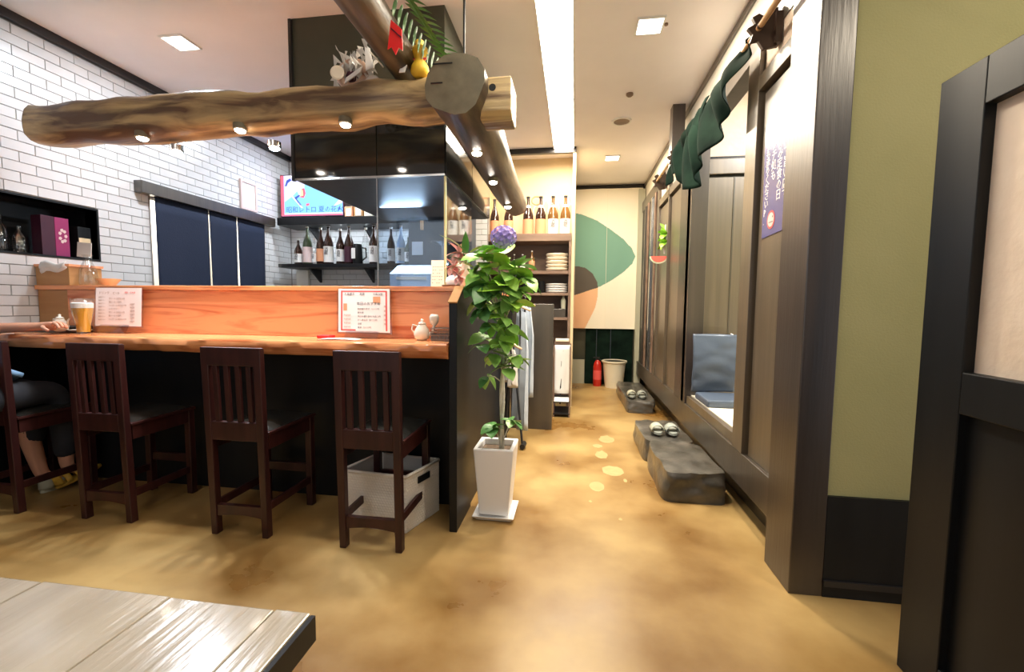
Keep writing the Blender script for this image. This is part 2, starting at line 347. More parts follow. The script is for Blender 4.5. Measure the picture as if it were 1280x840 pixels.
# front corner post and the green front wall
pf = st('trim_post', 'postwood', (.913, 1.043, 1.885, 2.12, 0, 3.0), bevel=.004)
st('wall_right_front', 'green', (1.043, 3.0, 1.90, 1.97, .43, 3.0))
bb = st('baseboard_front', 'black', (1.043, 3.0, 1.885, 1.97, 0, .43))
bx('ledge', 'trim', (1.043, 3.0, 1.875, 1.886, .05, .075), bb)
# facade bays
def member(name, y0, y1, z0, z1, x0=FX, x1=1.03, m='panelwood', bev=.002): return st(name, m, (x0, x1, y0, y1, z0, z1), wr, bev)
member('door_post', 2.50, 2.645, .39, 2.56); member('panel', 2.14, 2.475, .39, 2.30, .955, .985); member('stile', 2.12, 2.15, .39, 2.56, .945)
member('stile', 2.475, 2.49, .39, 2.56, .975, 1.0, 'black')
member('rail', 2.12, 2.50, 2.325, 2.40); member('transom_panel', 2.14, 2.49, 2.40, 2.56, .955, .97, 'cream')
member('shadow_gap', 2.14, 2.49, 2.30, 2.325, .97, 1.0, 'black')
for y0, y1 in ((4.16, 4.63), (4.69, 5.20)):
    member('panel', y0, y1, .39, 2.30, .955, .985); member('rail', y0-.03, y1+.03, 2.325, 2.40); member('shadow_gap', y0, y1, 2.30, 2.325, .972, 1.0, 'black')
    member('transom_panel', y0+.05, y1, 2.40, 2.56, .955, .97, 'cream'); member('stile', y0-.03, y0, .39, 2.56); member('shadow_gap', y0, y0+.02, .39, 2.30, .95, 1.0, 'black')
member('stile', 5.20, 5.28, .39, 2.56)
member('panel', 3.80, 4.13, .39, 2.56, .93, .99, 'postwood')
# dark folding door at the far end
d1 = st('door_1', 'black', (.955, .985, 5.30, 6.55, .39, 2.56))
for y, m_ in ((5.45, 'shelf'), (5.72, 'chrome'), (5.98, 'shelf'), (6.2, 'dkwood')): bx('stile', m_, (.935, .956, y, y+.05, .39, 2.56), d1)
st('trim_6', 'greyboard', (.90, .99, 6.60, 6.72, .0, 2.9))
bx('handle', 'chrome', (.92, .935, 5.47, 5.50, .55, .75), d1, .003)
# opening: threshold, partition wall beyond, platform
st('trim_threshold', 'panelwood', (.945, .985, 2.645, 3.75, .39, .455), bevel=.003)
st('floor_booth', 'tatami', (.985, 2.6, 1.97, 6.78, .30, .46))
st('wall_booth_side', 'white', (2.6, 2.66, 1.97, 6.78, 0, 3.0))
pt = st('wall_partition', 'panelwood', (.99, 2.6, 3.83, 3.88, .46, 2.26))
bx('rail', 'panelwood', (1.06, 2.6, 3.80, 3.84, 2.28, 2.40), pt, .003); bx('shadow_gap', 'black', (1.06, 2.6, 3.822, 3.84, 2.40, 2.425), pt); bx('shadow_gap', 'black', (1.06, 2.6, 3.826, 3.84, 2.262, 2.28), pt)
bx('transom_panel', 'cream', (1.06, 2.6, 3.84, 3.88, 2.425, 3.0), pt)
for x in (1.27, 1.62, 1.97): bx('stile', 'dkwood', (x, x+.012, 3.825, 3.832, .5, 2.26), pt)
st('trim_post_2', 'postwood', (.93, 1.06, 3.76, 3.89, .39, 2.60), bevel=.003)
st('trim_duct', 'postwood', (.836, .945, 4.15, 4.26, 2.42, 3.0), bevel=.003)
lamp('AREA', (-2.6, 4.80, 2.085), 3.5, (.8, .9, 1), 1.4, (.25, 0, 0), sy=.04)  # unseen strip lamp added under the upper shelf to brighten the tiles
lamp('AREA', (-1.45, 3.5, 1.985), 16, (.68, .84, 1), .35, (-.35, 0, 0))  # unseen lamp added below the hood to brighten the view behind the glass
lamp('AREA', (1.8, 2.9, 2.95), 40, NEUT, .3); lamp('AREA', (1.8, 5.2, 2.95), 15, WARM, .3)

# ---- counter run
cf = st('wall_counter_front', 'black', (XL, -.64, 2.44, 2.49, 0, .93))
sl = B()
N = 90
def edge(t): return 2.10+.018*noise.noise(Vector((t*9, 0, 0)))+.010*noise.noise(Vector((t*31, 2, 0)))
vs = []; fs = []
for i in range(N+1):
    t = i/N; x = XL+.005+t*(-.636-XL-.005); e = edge(t); e2 = e+.016+.03*abs(noise.noise(Vector((t*14, 7, 0)))); e1 = e-.004+.016*noise.noise(Vector((t*22, 4, 0)))
    vs += [(x, 2.438, 1.0), (x, e+.008, 1.0), (x, e, .992), (x, e1, .962), (x, e2, .926), (x, e2+.01, .92), (x, 2.438, .92)]
for i in range(N):
    for k in range(7): a = i*7+k; b_ = i*7+(k+1) % 7; fs.append((a, b_, b_+7, a+7))
fs += [tuple(range(7)), tuple(N*7+k for k in range(6, -1, -1))]
sl.add(vs, fs)
ct = thing('counter', 'orange live-edge cedar slab counter running below the upright backboard', 'counter', (-2.1, 2.3, .92))
sl.build('slab', 'counter', ct, smooth='a')
lb = thing('counter_backboard', 'upright orange cedar board with a thin ledge behind the counter slab', 'counter', (-2.1, 2.45, 1.0))
bx('board', 'board', (-3.30, -.64, 2.405, 2.436, 1.001, 1.272), lb, .002); bx('ledge', 'counter', (XL+.003, -.60, 2.392, 2.72, 1.273, 1.302), lb, .003)
bx('end_board', 'ply', (XL+.005, -3.302, 2.408, 2.434, 1.001, 1.272), lb, .002)
bx('back_board', 'black', (-3.5, -.64, 2.69, 2.71, .0, 1.272), lb)
bx('worktop', 'chrome', (XL+.06, -1.8, 4.60, 5.0, .82, .86), tag(bx('kitchen_bench', 'dkcab', (XL+.06, -1.8, 4.62, 5.0, 0, .82)), 'low steel-topped bench against the tiled back wall', 'bench'))
# end partition of the counter (dark panel, sloped top)
ep = thing('counter_end_screen', 'tall black wooden end screen with a slanted cap beside the potted plant', 'screen', (-.6, 2.3, 0))
B().prism([(-.632, 2.135, 0), (-.632, 2.135, 1.205), (-.632, 2.26, 1.285), (-.632, 2.44, 1.285), (-.632, 2.44, 0)], (.042, 0, 0)).build('post', 'black', ep, bevel=.003)
B().prism([(-.635, 2.130, 1.206), (-.635, 2.262, 1.291), (-.635, 2.262, 1.299), (-.635, 2.126, 1.213)], (.048, 0, 0)).build('cap', 'ply', ep)
bx('panel', 'black', (-.628, -.60, 2.44, 4.09, 0, 1.262), ep); bx('top_rail', 'counter', (-.632, -.59, 2.45, 4.09, 1.264, 1.297), ep, .002)
sc = tag(bx('corner_partition', 'dkwood', (-.598, -.195, 4.11, 4.16, 0, 1.213), bevel=.004), 'waist-high dark brown partition end beyond the hanging aprons', 'partition')

# ---- range hood and glass
hd = thing('range_hood', 'big black boxed extractor hood hanging from the ceiling behind the logs', 'hood', (-1.32, 3.3, 1.99))
b = B().box(-1.82, -.81, 2.65, 4.03, 2.0, 3.0); b.build('body', 'hoodmatte', hd)
for x0, x1 in ((-1.826, -1.252), (-1.245, -.808)): bx('panel', 'blackgloss', (x0, x1, 2.638, 2.651, 2.005, 2.45), hd, .001)
for y0, y1 in ((2.652, 3.33), (3.34, 4.028)): bx('panel', 'blackgloss', (-.811, -.80, y0, y1, 2.005, 2.45), hd, .001)
bx('underside', 'black', (-1.80, -.83, 2.66, 4.02, 1.996, 1.9995), hd); bx('steel_edge', 'chrome', (-1.826, -.806, 2.634, 2.65, 1.992, 2.004), hd); bx('side_frame', 'trim', (-1.828, -1.81, 2.63, 2.65, 1.99, 2.99), hd)
gp = thing('glass_screen', 'clear glass splash screen standing on the ledge under the hood', 'glass', (-.81, 2.65, 1.302))
bx('front_pane', 'glass', (-1.25, -.812, 2.645, 2.653, 1.303, 1.99), gp); bx('side_pane', 'glass', (-.811, -.803, 2.66, 3.34, 1.303, 1.99), gp)
bx('edge_strip', 'goldedge', (-.813, -.801, 2.642, 2.656, 1.303, 1.99), gp); bx('edge_strip', 'chrome', (-1.256, -1.25, 2.644, 2.654, 1.303, 1.99), gp)
# ================================================================ TIMBER LOGS
def log_path(a, b_, n, wob, seed):
    a, b_ = Vector(a), Vector(b_)
    return [a.lerp(b_, i/n)+Vector((noise.noise(Vector((i*.4, seed, 0)))*wob*.3, noise.noise(Vector((i*.4, seed, 3)))*wob*.5, noise.noise(Vector((i*.3, seed, 7)))*wob)) for i in range(n+1)]
lg = thing('cross_log', 'long pale brown log hanging level across the counter, squared right end', 'log', (-1.9, 2.32, 2.35))
def logmesh(path, rad, sq=.0, n=20, seed=0, rough=.10):
    b = B(); path = [Vector(p) for p in path]; vs = []; fs = []
    t = (path[-1]-path[0]).normalized(); a = t.cross(Vector((0, 0, 1))).normalized(); u = a.cross(t).normalized()
    for k, p in enumerate(path):
        for i in range(n):
            th = 2*PI*i/n; r = rad[k]*(1+rough*noise.noise(Vector((math.cos(th)*1.1+seed, math.sin(th)*1.1, k*.16)))+.03*noise.noise(Vector((math.cos(th)*4, math.sin(th)*4+seed, k*.5))))
            c, s = math.cos(th), math.sin(th)
            if sq: m_ = max(abs(c), abs(s)); r *= (1-sq)+sq*min(1/m_, 1.25)
            vs.append(p+a*c*r+u*s*r)
    for k in range(len(path)-1):
        for i in range(n): j = (i+1) % n; fs.append((k*n+i, k*n+j, (k+1)*n+j, (k+1)*n+i))
    return b.add(vs, fs), [tuple(vs[i] for i in range(n)), tuple(vs[(len(path)-1)*n+i] for i in range(n))]
P1 = log_path((-3.27, 2.32, 2.27), (-.50, 2.32, 2.285), 40, .022, 1)
b, ends = logmesh(P1, [.110+.008*math.sin(i*.16) for i in range(41)], .45, seed=2, rough=.10)
b.build('trunk', 'log', lg, smooth=True)
for e_, d in zip(ends, (-1, 1)):
    bb_ = B(); bb_.prism(list(e_), (d*.004, 0, 0)); bb_.build('end_face', 'logend', lg)
b = B(); b.prism([(-.50, 2.22, 2.345), (-.50, 2.22, 2.18), (-.50, 2.26, 2.15), (-.50, 2.40, 2.15), (-.50, 2.42, 2.18), (-.50, 2.42, 2.345)], (.165, 0, 0)); b.build('squared_end', 'log', lg, bevel=.008)
B().tube([(-.43, 2.2185, 2.292), (-.43, 2.225, 2.292)], .018, 14).build('peg_hole', 'black', lg)
l2 = thing('depth_log', 'dark log with a cut front end running away along the right of the hood', 'log', (-.6, 3.2, 2.3))
P2 = [(-.60+.01*math.sin(i*.4), 2.13+i*.12, 2.275-.005*i-.002*math.sin(i*.5)) for i in range(20)]
b, ends = logmesh(P2, [.150-.0022*i-(.03 if i == 19 else 0) for i in range(20)], .12, n=16, seed=5, rough=.12)
b.build('trunk', 'logd', l2, smooth=True)
B().prism(list(ends[0]), (0, -.004, 0)).build('end_face', 'logend', l2); B().prism(list(ends[1]), (0, .003, 0)).build('end_face', 'logend', l2)
for sx, sz, ln in ((-.66, 2.37, .10), (-.63, 2.22, .07), (-.69, 2.28, .06)): B().box(sx-ln/2, sx+ln/2, 2.1245, 2.127, sz, sz+.006).build('crack', 'black', l2)
l3 = thing('upper_log', 'dark log coming from overhead, resting on top of the cross log', 'log', (-.94, 1.2, 2.56))
P3 = [(-.93, -.6+i*.16, 2.488+.004*math.sin(i)) for i in range(20)]
b, ends = logmesh(P3, [.088+.003*math.sin(i) for i in range(20)], .1, n=16, seed=9, rough=.12)
b.build('trunk', 'logd', l3, smooth=True); B().prism(list(ends[1]), (0, .003, 0)).build('end_face', 'logend', l3)
hr = tag(B().tube([(-.612, 2.36, 2.42), (-.612, 2.36, 3.0)], .007, 8).build('hanger_rod', 'black'), 'thin black rod hanging the log joint from the ceiling', 'rod')
# spot bulbs under the logs
def spot(x, y, z, m, label, cool, e, r=.028):
    t = thing('spotlight', label, 'spotlight', (x, y, z+.03), 'spotlights under the logs')
    B().lathe([(r*1.25, .03), (r*1.3, 0), (r*1.05, -.004)], x, y, 14, z).build('housing', 'chrome' if cool else 'logend', t, smooth='a')
    B().lathe([(r, -.003), (r*.9, -.012), (r*.5, -.018)], x, y, 14, z).build('bulb', m, t, smooth=True)
    lamp('SPOT', (x, y, z-.03), e, COOL if cool else NEUT, .025, (random.uniform(-.1, .35), 0, 0), spot=1.9, blend=.6)
spot(-2.5, 2.25, 2.15, 'emn', 'warm spot bulb set under the left end of the cross log', 0, 20)
spot(-1.87, 2.25, 2.165, 'emn', 'warm spot bulb under the middle of the cross log', 0, 20)
spot(-1.24, 2.25, 2.165, 'emn', 'warm spot bulb under the cross log in front of the hood', 0, 20)
spot(-2.37, 2.34, 2.10, 'emc', 'bluish spot bulb hanging just below the cross log, left one', 1, 22)
spot(-1.73, 2.34, 2.095, 'emc', 'bluish spot bulb hanging below the cross log beside the hood edge', 1, 26)
for x, y in ((-2.37, 2.34), (-1.73, 2.34)): B().tube([(x, y, 2.25), (x, y, 2.17)], .012, 8).build('stem', 'chrome', [o for o in bpy.data.objects if o.name.startswith('spotlight') and abs(o.location.x-x) < .01][0])
for y, z, s_ in ((2.62, 2.115, 'nearest'), (3.15, 2.09, 'middle'), (3.85, 2.07, 'farthest')):
    spot(-.60, y, z, 'emn', f'round downlight sunk in the underside of the dark depth log, {s_}', 0, 12, .03)
# ================================================================ CEILING FIXTURES
def downlight(x, y, lab, s=.075, m='emw'):
    t = thing('ceiling_downlight', lab, 'ceiling light', (x, y, CZ), 'square recessed downlights')
    b = B()
    for q in ((-s-.012, s+.012, -s-.012, -s), (-s-.012, s+.012, s, s+.012), (-s-.012, -s, -s, s), (s, s+.012, -s, s)): b.box(x+q[0], x+q[1], y+q[2], y+q[3], CZ-.012, CZ)
    b.build('frame', 'whiteplastic', t); bx('diffuser', m, (x-s, x+s, y-s, y+s, CZ-.008, CZ-.002), t)
downlight(.444, 3.0, 'square recessed light nearest above the corridor'); downlight(.42, 5.51, 'small square light at the far end of the corridor ceiling')
downlight(-2.742, 2.775, 'square recessed light above the left end of the counter')
lp = thing('ceiling_light_panel', 'long glowing ceiling light panel in two lengths above the counter end', 'ceiling light', (-.153, 3.0, CZ))
for y0, y1 in ((.6, 3.905), (3.925, 5.13)): bx('diffuser', 'emw', (-.262, -.044, y0, y1, CZ-.012, CZ-.002), lp)
b = B().box(-.272, -.262, .6, 5.14, CZ-.02, CZ).box(-.044, -.034, .6, 5.14, CZ-.02, CZ).box(-.262, -.044, 3.905, 3.925, CZ-.016, CZ).box(-.262, -.044, 5.13, 5.14, CZ-.02, CZ)
b.build('frame', 'whiteplastic', lp)
vt = thing('ceiling_vent', 'round dark ceiling vent with a white rim', 'vent', (.42, 4.453, CZ))
B().lathe([(.095, 0), (.095, -.012), (.078, -.014), (.075, -.006)], .42, 4.453, 24, CZ).build('rim', 'whiteplastic', vt, smooth='a')
B().lathe([(.074, -.006), (.074, -.010)], .42, 4.453, 24, CZ).build('grille', 'shelf', vt)
tag(B().lathe([(.03, 0), (.03, -.014), (.018, -.024)], .43, 3.908, 14, CZ).build('smoke_sensor', 'shelf', smooth='a'), 'small brown sensor dot on the ceiling before the round vent', 'sensor')
tag(B().lathe([(.012, 0), (.012, -.01)], .545, 3.0, 10, CZ).build('ceiling_hook', 'shelf'), 'tiny brown hook beside the near corridor downlight', 'hook')

# ================================================================ CHAIRS
def make_chair(x0, label):
    t = thing('counter_chair', label, 'chair', (x0+.165, 1.93, 0), 'dark wooden chairs along the counter')
    y0, W, pw = 1.905, .33, .042
    for x in (x0, x0+W-pw):
        B().hexa([(x+.004, y0, 0), (x+pw-.004, y0, 0), (x+pw-.004, y0+.04, 0), (x+.004, y0+.04, 0)], [(x, y0-.022, .975), (x+pw, y0-.022, .975), (x+pw, y0+.010, .975), (x, y0+.010, .975)]).build('leg', 'chair', t, bevel=.004)
        B().box(x+.002, x+pw-.002, y0+.375, y0+.415, 0, .53).build('leg', 'chair', t, bevel=.004)
        B().box(x+.012, x+pw-.012, y0+.04, y0+.375, .135, .175).build('stretcher', 'chair', t, bevel=.002)
        B().box(x+.008, x+pw-.008, y0+.035, y0+.38, .455, .53).build('apron', 'chair', t, bevel=.002)
    xa, xb = x0+pw, x0+W-pw
    n = 8; pts = [(x0, y0-.02, .885), (x0, y0-.022, .978)]+[(x0+W, y0-.022, .978), (x0+W, y0-.02, .885)]
    B().prism(pts, (0, .026, 0)).build('top_rail', 'chair', t, bevel=.004)
    B().prism([(xa-.002, y0-.010, .505), (xa-.002, y0-.012, .60), (xb+.002, y0-.012, .60), (xb+.002, y0-.010, .505)], (0, .028, 0)).build('lower_rail', 'chair', t, bevel=.003)
    arch = [(xa-.002, y0+.004, .16), (xb+.002, y0+.004, .16), (xb+.002, y0+.004, .075)]+[(xb-(xb-xa)*i/n, y0+.004, .10+.012*math.sin(PI*i/n)) for i in range(n+1)]+[(xa-.002, y0+.004, .075)]
    B().prism(arch, (0, .026, 0)).build('bottom_rail', 'chair', t, bevel=.002)
    B().box(xa, xb, y0+.385, y0+.405, .20, .25).build('stretcher', 'chair', t, bevel=.002)
    for k in range(4):
        xs = xa+(xb-xa)*(k+.5)/4-.013+.0
        B().hexa([(xs, y0-.006, .60), (xs+.026, y0-.006, .60), (xs+.026, y0+.010, .60), (xs, y0+.010, .60)], [(xs, y0-.016, .885), (xs+.026, y0-.016, .885), (xs+.026, y0, .885), (xs, y0, .885)]).build('slat', 'chair', t, bevel=.002)
    for y in (y0+.04,): pass
    B().box(x0-.004, x0+W+.004, y0+.022, y0+.42, .532, .548).build('seat_board', 'chair', t, bevel=.003)
    B().grid(lambda u, v: (x0+.006+u*(W-.012), y0+.04+v*.37, .549+.034*(1-abs(2*u-1)**4)*(1-abs(2*v-1)**4)), 14, 14).build('seat_cushion', 'leather', t, smooth=True)
    return t
ch = make_chair(-1.125, 'dark slatted counter chair standing in front of the grey storage basket')
base = ch.location.copy()
for dx, y, lab in ((-.72, 0.015, 'dark slatted counter chair in the middle, empty floor on both sides'), (-1.55, .04, 'dark slatted counter chair below the beer glass, yellow sandal behind its leg'), (-2.275, .03, 'dark counter chair at the left edge that the seated guest uses')):
    dup(ch, base+Vector((dx, y, 0)), lab)
# ================================================================ BASKET under the counter
bk = thing('storage_basket', 'pale grey woven plastic storage basket under the right chair', 'basket', (-1.0, 2.22, 0))
def bw(name, p0, p1, h, parent, holes=0):
    # woven wall between two floor points: staggered raised studs over a thin wall
    p0, p1 = Vector(p0), Vector(p1); d = (p1-p0); L = d.length; d.normalize(); nrm = d.cross(Vector((0, 0, 1)))
    b = B(); q = [p0, p1, p1+nrm*-.006, p0+nrm*-.006]; b.hexa(q, [v+Vector((0, 0, h)) for v in q])
    nx, nz = int(L/.016), int(h/.014)
    for j in range(nz):
        for i in range(nx):
            c = p0+d*((i+.5+(.25 if j % 2 else -.25))*L/nx)+Vector((0, 0, (j+.5)*h/nz)); a = d*.0058; z = Vector((0, 0, .0045)); o = nrm*.003
            b.add([c-a-z, c+a-z, c+a+z, c-a+z, c+o], [(0, 1, 4), (1, 2, 4), (2, 3, 4), (3, 0, 4)])
    return b.build(name, 'greyplastic', parent, fix=False)
c0, c1, c2, c3 = (-1.225, 2.12, .0), (-.85, 2.085, .0), (-.76, 2.36, .0), (-1.14, 2.40, .0)
for p, q in ((c0, c1), (c1, c2), (c2, c3), (c3, c0)): bw('woven_side', p, q, .30, bk)
B().prism([c0, c1, c2, c3], (0, 0, .012)).build('bottom', 'greyplastic', bk)
b = B()
cs = [Vector(c)+Vector((0, 0, .303)) for c in (c0, c1, c2, c3)]
for i in range(4): b.tube([cs[i], cs[(i+1) % 4]], .009, 6)
b.build('rim', 'greyplastic', bk, smooth=True)
for p, q in ((c1, c2), (c3, c0)):
    p, q = Vector(p), Vector(q); m_ = p.lerp(q, .5); d = (q-p).normalized(); n_ = d.cross(Vector((0, 0, 1)))*.009
    b = B(); qd = [m_-d*.05+n_*.3, m_+d*.05+n_*.3, m_+d*.05+n_, m_-d*.05+n_]; b.hexa([v+Vector((0, 0, .235)) for v in qd], [v+Vector((0, 0, .27)) for v in qd]); b.build('handle_slot', 'black', bk)
bg = tag(B().grid(lambda u, v: (-1.18+u*.30, 2.15+v*.18, .06+.10*math.sin(PI*u)*math.sin(PI*v)+.04*noise.noise(Vector((u*5, v*5, 0)))), 12, 10).build('folded_cloth', 'blueclo', smooth=True, solid=.01), 'dark crumpled cloth lying inside the grey storage basket', 'cloth')

# ================================================================ POTTED PLANT
pp = thing('potted_plant', 'tall leafy potted plant in a square white pot at the counter end', 'plant', (-.42, 2.40, 0))
def sqring(cx, cy, h, z): return [(cx-h, cy-h, z), (cx+h, cy-h, z), (cx+h, cy+h, z), (cx-h, cy+h, z)]
px, py = -.425, 2.385
b = B(); R_ = [(.082, .025), (.112, .40), (.112, .41), (.088, .41), (.085, .375)]
vs = []; fs = []
for h, z in R_: vs += sqring(px, py, h, z)
for k in range(4):
    for i in range(4): j = (i+1) % 4; fs.append((k*4+i, k*4+j, k*4+4+j, k*4+4+i))
fs += [(3, 2, 1, 0)]
b.add(vs, fs).build('pot', 'pot', pp, bevel=.006)
b = B(); vs = []; fs = []
for h, z in ((.095, 0), (.118, .028), (.112, .028), (.09, .008)): vs += sqring(px, py, h, z)
for k in range(3):
    for i in range(4): j = (i+1) % 4; fs.append((k*4+i, k*4+j, k*4+4+j, k*4+4+i))
fs += [(3, 2, 1, 0), (12, 13, 14, 15)]
b.add(vs, fs).build('saucer', 'pot', pp, bevel=.003)
B().box(px-.083, px+.083, py-.083, py+.083, .36, .374).build('soil', 'soil', pp)
b = B()
for ph in (0, PI): b.tube([(px+.03+.008*math.cos(ph+i*.7), py+.008*math.sin(ph+i*.7), .37+i*.065) for i in range(13)], .009, 7)
b.build('trunk', 'stem', pp, smooth=True)
def leafmesh(L, Wd, m, bend=.25, fold=.18):
    b = B(); n = 6; vs = []; fs = []
    for i in range(n+1):
        t = i/n; w_ = Wd*math.sin(PI*min(1, t*.93+.07))**.75*(1-.25*t) if i < n else .001
        x = L*t; z = -bend*L*t*t
        vs += [(x, -w_, z+fold*w_), (x, 0, z), (x, w_, z+fold*w_)]
    for i in range(n): a = i*3; fs += [(a, a+1, a+4, a+3), (a+1, a+2, a+5, a+4)]
    me = bpy.data.meshes.new('leaf'); me.from_pydata([Vector(v) for v in vs], [], fs); me.materials.append(M[m])
    for p in me.polygons: p.use_smooth = True
    return me
LM = [leafmesh(.125, .052, 'leaf'), leafmesh(.115, .052, 'leaf2', .35), leafmesh(.125, .048, 'leaf3', .15), leafmesh(.11, .05, 'leaf', .4)]
LB = [leafmesh(.12, .02, 'leaf2', .1), leafmesh(.14, .022, 'leaf', .3)]
def leaf(parent, me, p, d, roll=0, s=1, name='leaf'):
    d = Vector(d).normalized(); side = d.cross(Vector((0, 0, 1)));
    if side.length < .1: side = Vector((1, 0, 0))
    side.normalize(); up = side.cross(d).normalized()
    mt = Matrix((d, -side, up)).transposed() @ Matrix.Rotation(roll, 3, 'X')
    o = bpy.data.objects.new(name, me); C.objects.link(o); o.parent = parent
    o.matrix_local = Matrix.Translation(Vector(p)-org(parent)) @ mt.to_4x4() @ Matrix.Scale(s, 4)
    return o
twig = B()
def whorl(c, n, s=1.0, up=.15, root=None, ms=(0, 1, 2, 3), sp=0):
    c = Vector(c)
    if root: twig.tube([root, (Vector(root)+c)/2+Vector((0, 0, .015)), c], .0035, 5)
    for k in range(n):
        a = 2*PI*k/n+random.random()*.7+sp; e = up+random.uniform(-.55, .5)
        leaf(pp, LM[random.choice(ms)], c+Vector((0, 0, random.uniform(-.015, .015))), (math.cos(a), math.sin(a), e), random.uniform(-.5, .5), s*random.uniform(.8, 1.15))
X0 = px+.03
whorl((X0-.13, 2.33, 1.37), 7, 1.0, .2, (X0, py, 1.1)); whorl((X0-.02, 2.33, 1.42), 8, 1.1, .1, (X0, py, 1.1), (0, 2, 2)); whorl((X0+.09, 2.34, 1.40), 7, 1.1, .1, (X0, py, 1.1))
whorl((X0+.12, 2.36, 1.35), 5, 1.05, -.1, (X0, py, 1.15)); whorl((X0-.08, 2.30, 1.30), 8, 1.05, -.1, (X0, py, 1.12), (1, 0, 1)); whorl((X0+.02, 2.30, 1.30), 7, 1.15, -.2, (X0, py, 1.12), (0, 3, 2))
whorl((X0-.12, 2.35, 1.22), 6, .95, -.2, (X0, py, 1.10)); whorl((X0-.03, 2.33, 1.20), 6, 1.0, -.4, (X0, py, 1.1), (3, 0)); whorl((X0+.06, 2.34, 1.22), 5, 1.1, -.5, (X0, py, 1.1), (2, 0))
whorl((X0-.03, 2.40, 1.48), 5, 1.0, .5, (X0, py, 1.15), (2, 0)); whorl((X0-.12, 2.38, 1.47), 4, 1.0, .4, (X0, py, 1.15), (2, 0))
for dx, z, n_, ms_ in ((-.10, 1.43, 6, (0, 3)), (.04, 1.36, 6, (0, 2)), (-.14, 1.30, 5, (0, 1)), (.10, 1.28, 5, (0, 3)), (.0, 1.25, 6, (1, 0)), (.02, 1.13, 4, (3, 2)), (-.10, 1.17, 5, (1, 3)), (-.06, 1.10, 5, (0, 1)), (.06, 1.08, 5, (3, 0)), (.0, 1.00, 5, (0, 3)), (-.11, .97, 4, (0, 1)), (.09, .93, 4, (0, 2)), (.03, .86, 4, (1, 0))): whorl((X0+dx, 2.31, z), n_, .95 if z > 1.12 else .8, -.3, (X0, py, min(1.08, z-.04)), ms_)
whorl((X0-.10, 2.37, 1.02), 5, .9, -.1, (X0, py, .93)); whorl((X0-.05, 2.36, .93), 4, .85, -.3, (X0, py, .86)); whorl((X0+.07, 2.36, .90), 6, .85, -.2, (X0, py, .84), (0, 3, 2)); whorl((X0+.03, 2.37, 1.06), 4, 1.1, -.8, (X0, py, 1.02), (2, 0))
whorl((X0-.085, 2.37, .80), 3, .75, -.6, (X0, py, .76), (1, 0))
whorl((X0-.05, 2.37, .50), 8, .75, .1, (X0, py, .40), (1, 1, 0)); whorl((X0+.06, 2.36, .55), 6, .7, .25, (X0, py, .40), (1, 0))
twig.build('branches', 'stem', pp, smooth=True, kind='stuff')
# flower arrangement standing on the ledge behind the plant
fa = thing('flower_arrangement', 'vase of lilies and a purple hydrangea on the ledge behind the potted plant', 'flowers', (-.68, 2.56, 1.303))
B().lathe([(.028, 0), (.04, .03), (.034, .10), (.022, .14), (.028, .155)], -.655, 2.56, 16, 1.303).build('vase', 'ceramic', fa, smooth='a')
b = B()
for tx, ty, tz in ((-.40, 2.36, 1.52), (-.62, 2.45, 1.56), (-.70, 2.50, 1.53), (-.66, 2.47, 1.47)): b.tube([(-.655, 2.56, 1.44), ((tx-.655)/2, (ty+2.56)/2, (tz+1.5)/2+.03), (tx, ty, tz)], .003, 5)
b.build('stems', 'leaf2', fa)
b = B(); b.m = 0
for k in range(60):
    z = 1-2*(k+.5)/60; a = k*2.4; r = math.sqrt(1-z*z); c = Vector((-.385, 2.33, 1.565))+Vector((r*math.cos(a)*.066, r*math.sin(a)*.055, z*.056)); n_ = Vector((r*math.cos(a), r*math.sin(a), z)).normalized()
    s1 = n_.cross(Vector((.3, .2, 1))).normalized()*.014; s2 = n_.cross(s1).normalized()*.014
    for q in (s1, s2, -s1, -s2):
        t_ = n_.cross(q)*.6; b.add([c, c+q*.7+t_+n_*.004, c+q*1.2+n_*.006, c+q*.7-t_+n_*.004], [(0, 1, 2, 3)])
b.ball((-.385, 2.33, 1.565), .05, 10)
b.build('hydrangea_head', 'purple', fa, fix=False)
for c, s_ in (((-.67, 2.47, 1.50), 1), ((-.70, 2.46, 1.42), .85), ((-.66, 2.44, 1.36), .7)):
    pm = leafmesh(.08, .034, 'pink', .3)
    for k in range(6): a = k*PI/3; o = leaf(fa, pm, c, (math.cos(a)*.8, -.5+.3*math.sin(a), math.sin(a)*.9), 0, s_, 'petal')
for k in range(9): leaf(fa, LB[k % 2], (-.63+.03*(k % 3), 2.46, 1.44+.02*(k % 4)), (math.cos(k*.8)*1.0, -.3, .9-(k % 3)*.5), 0, 1.2, 'leaf')

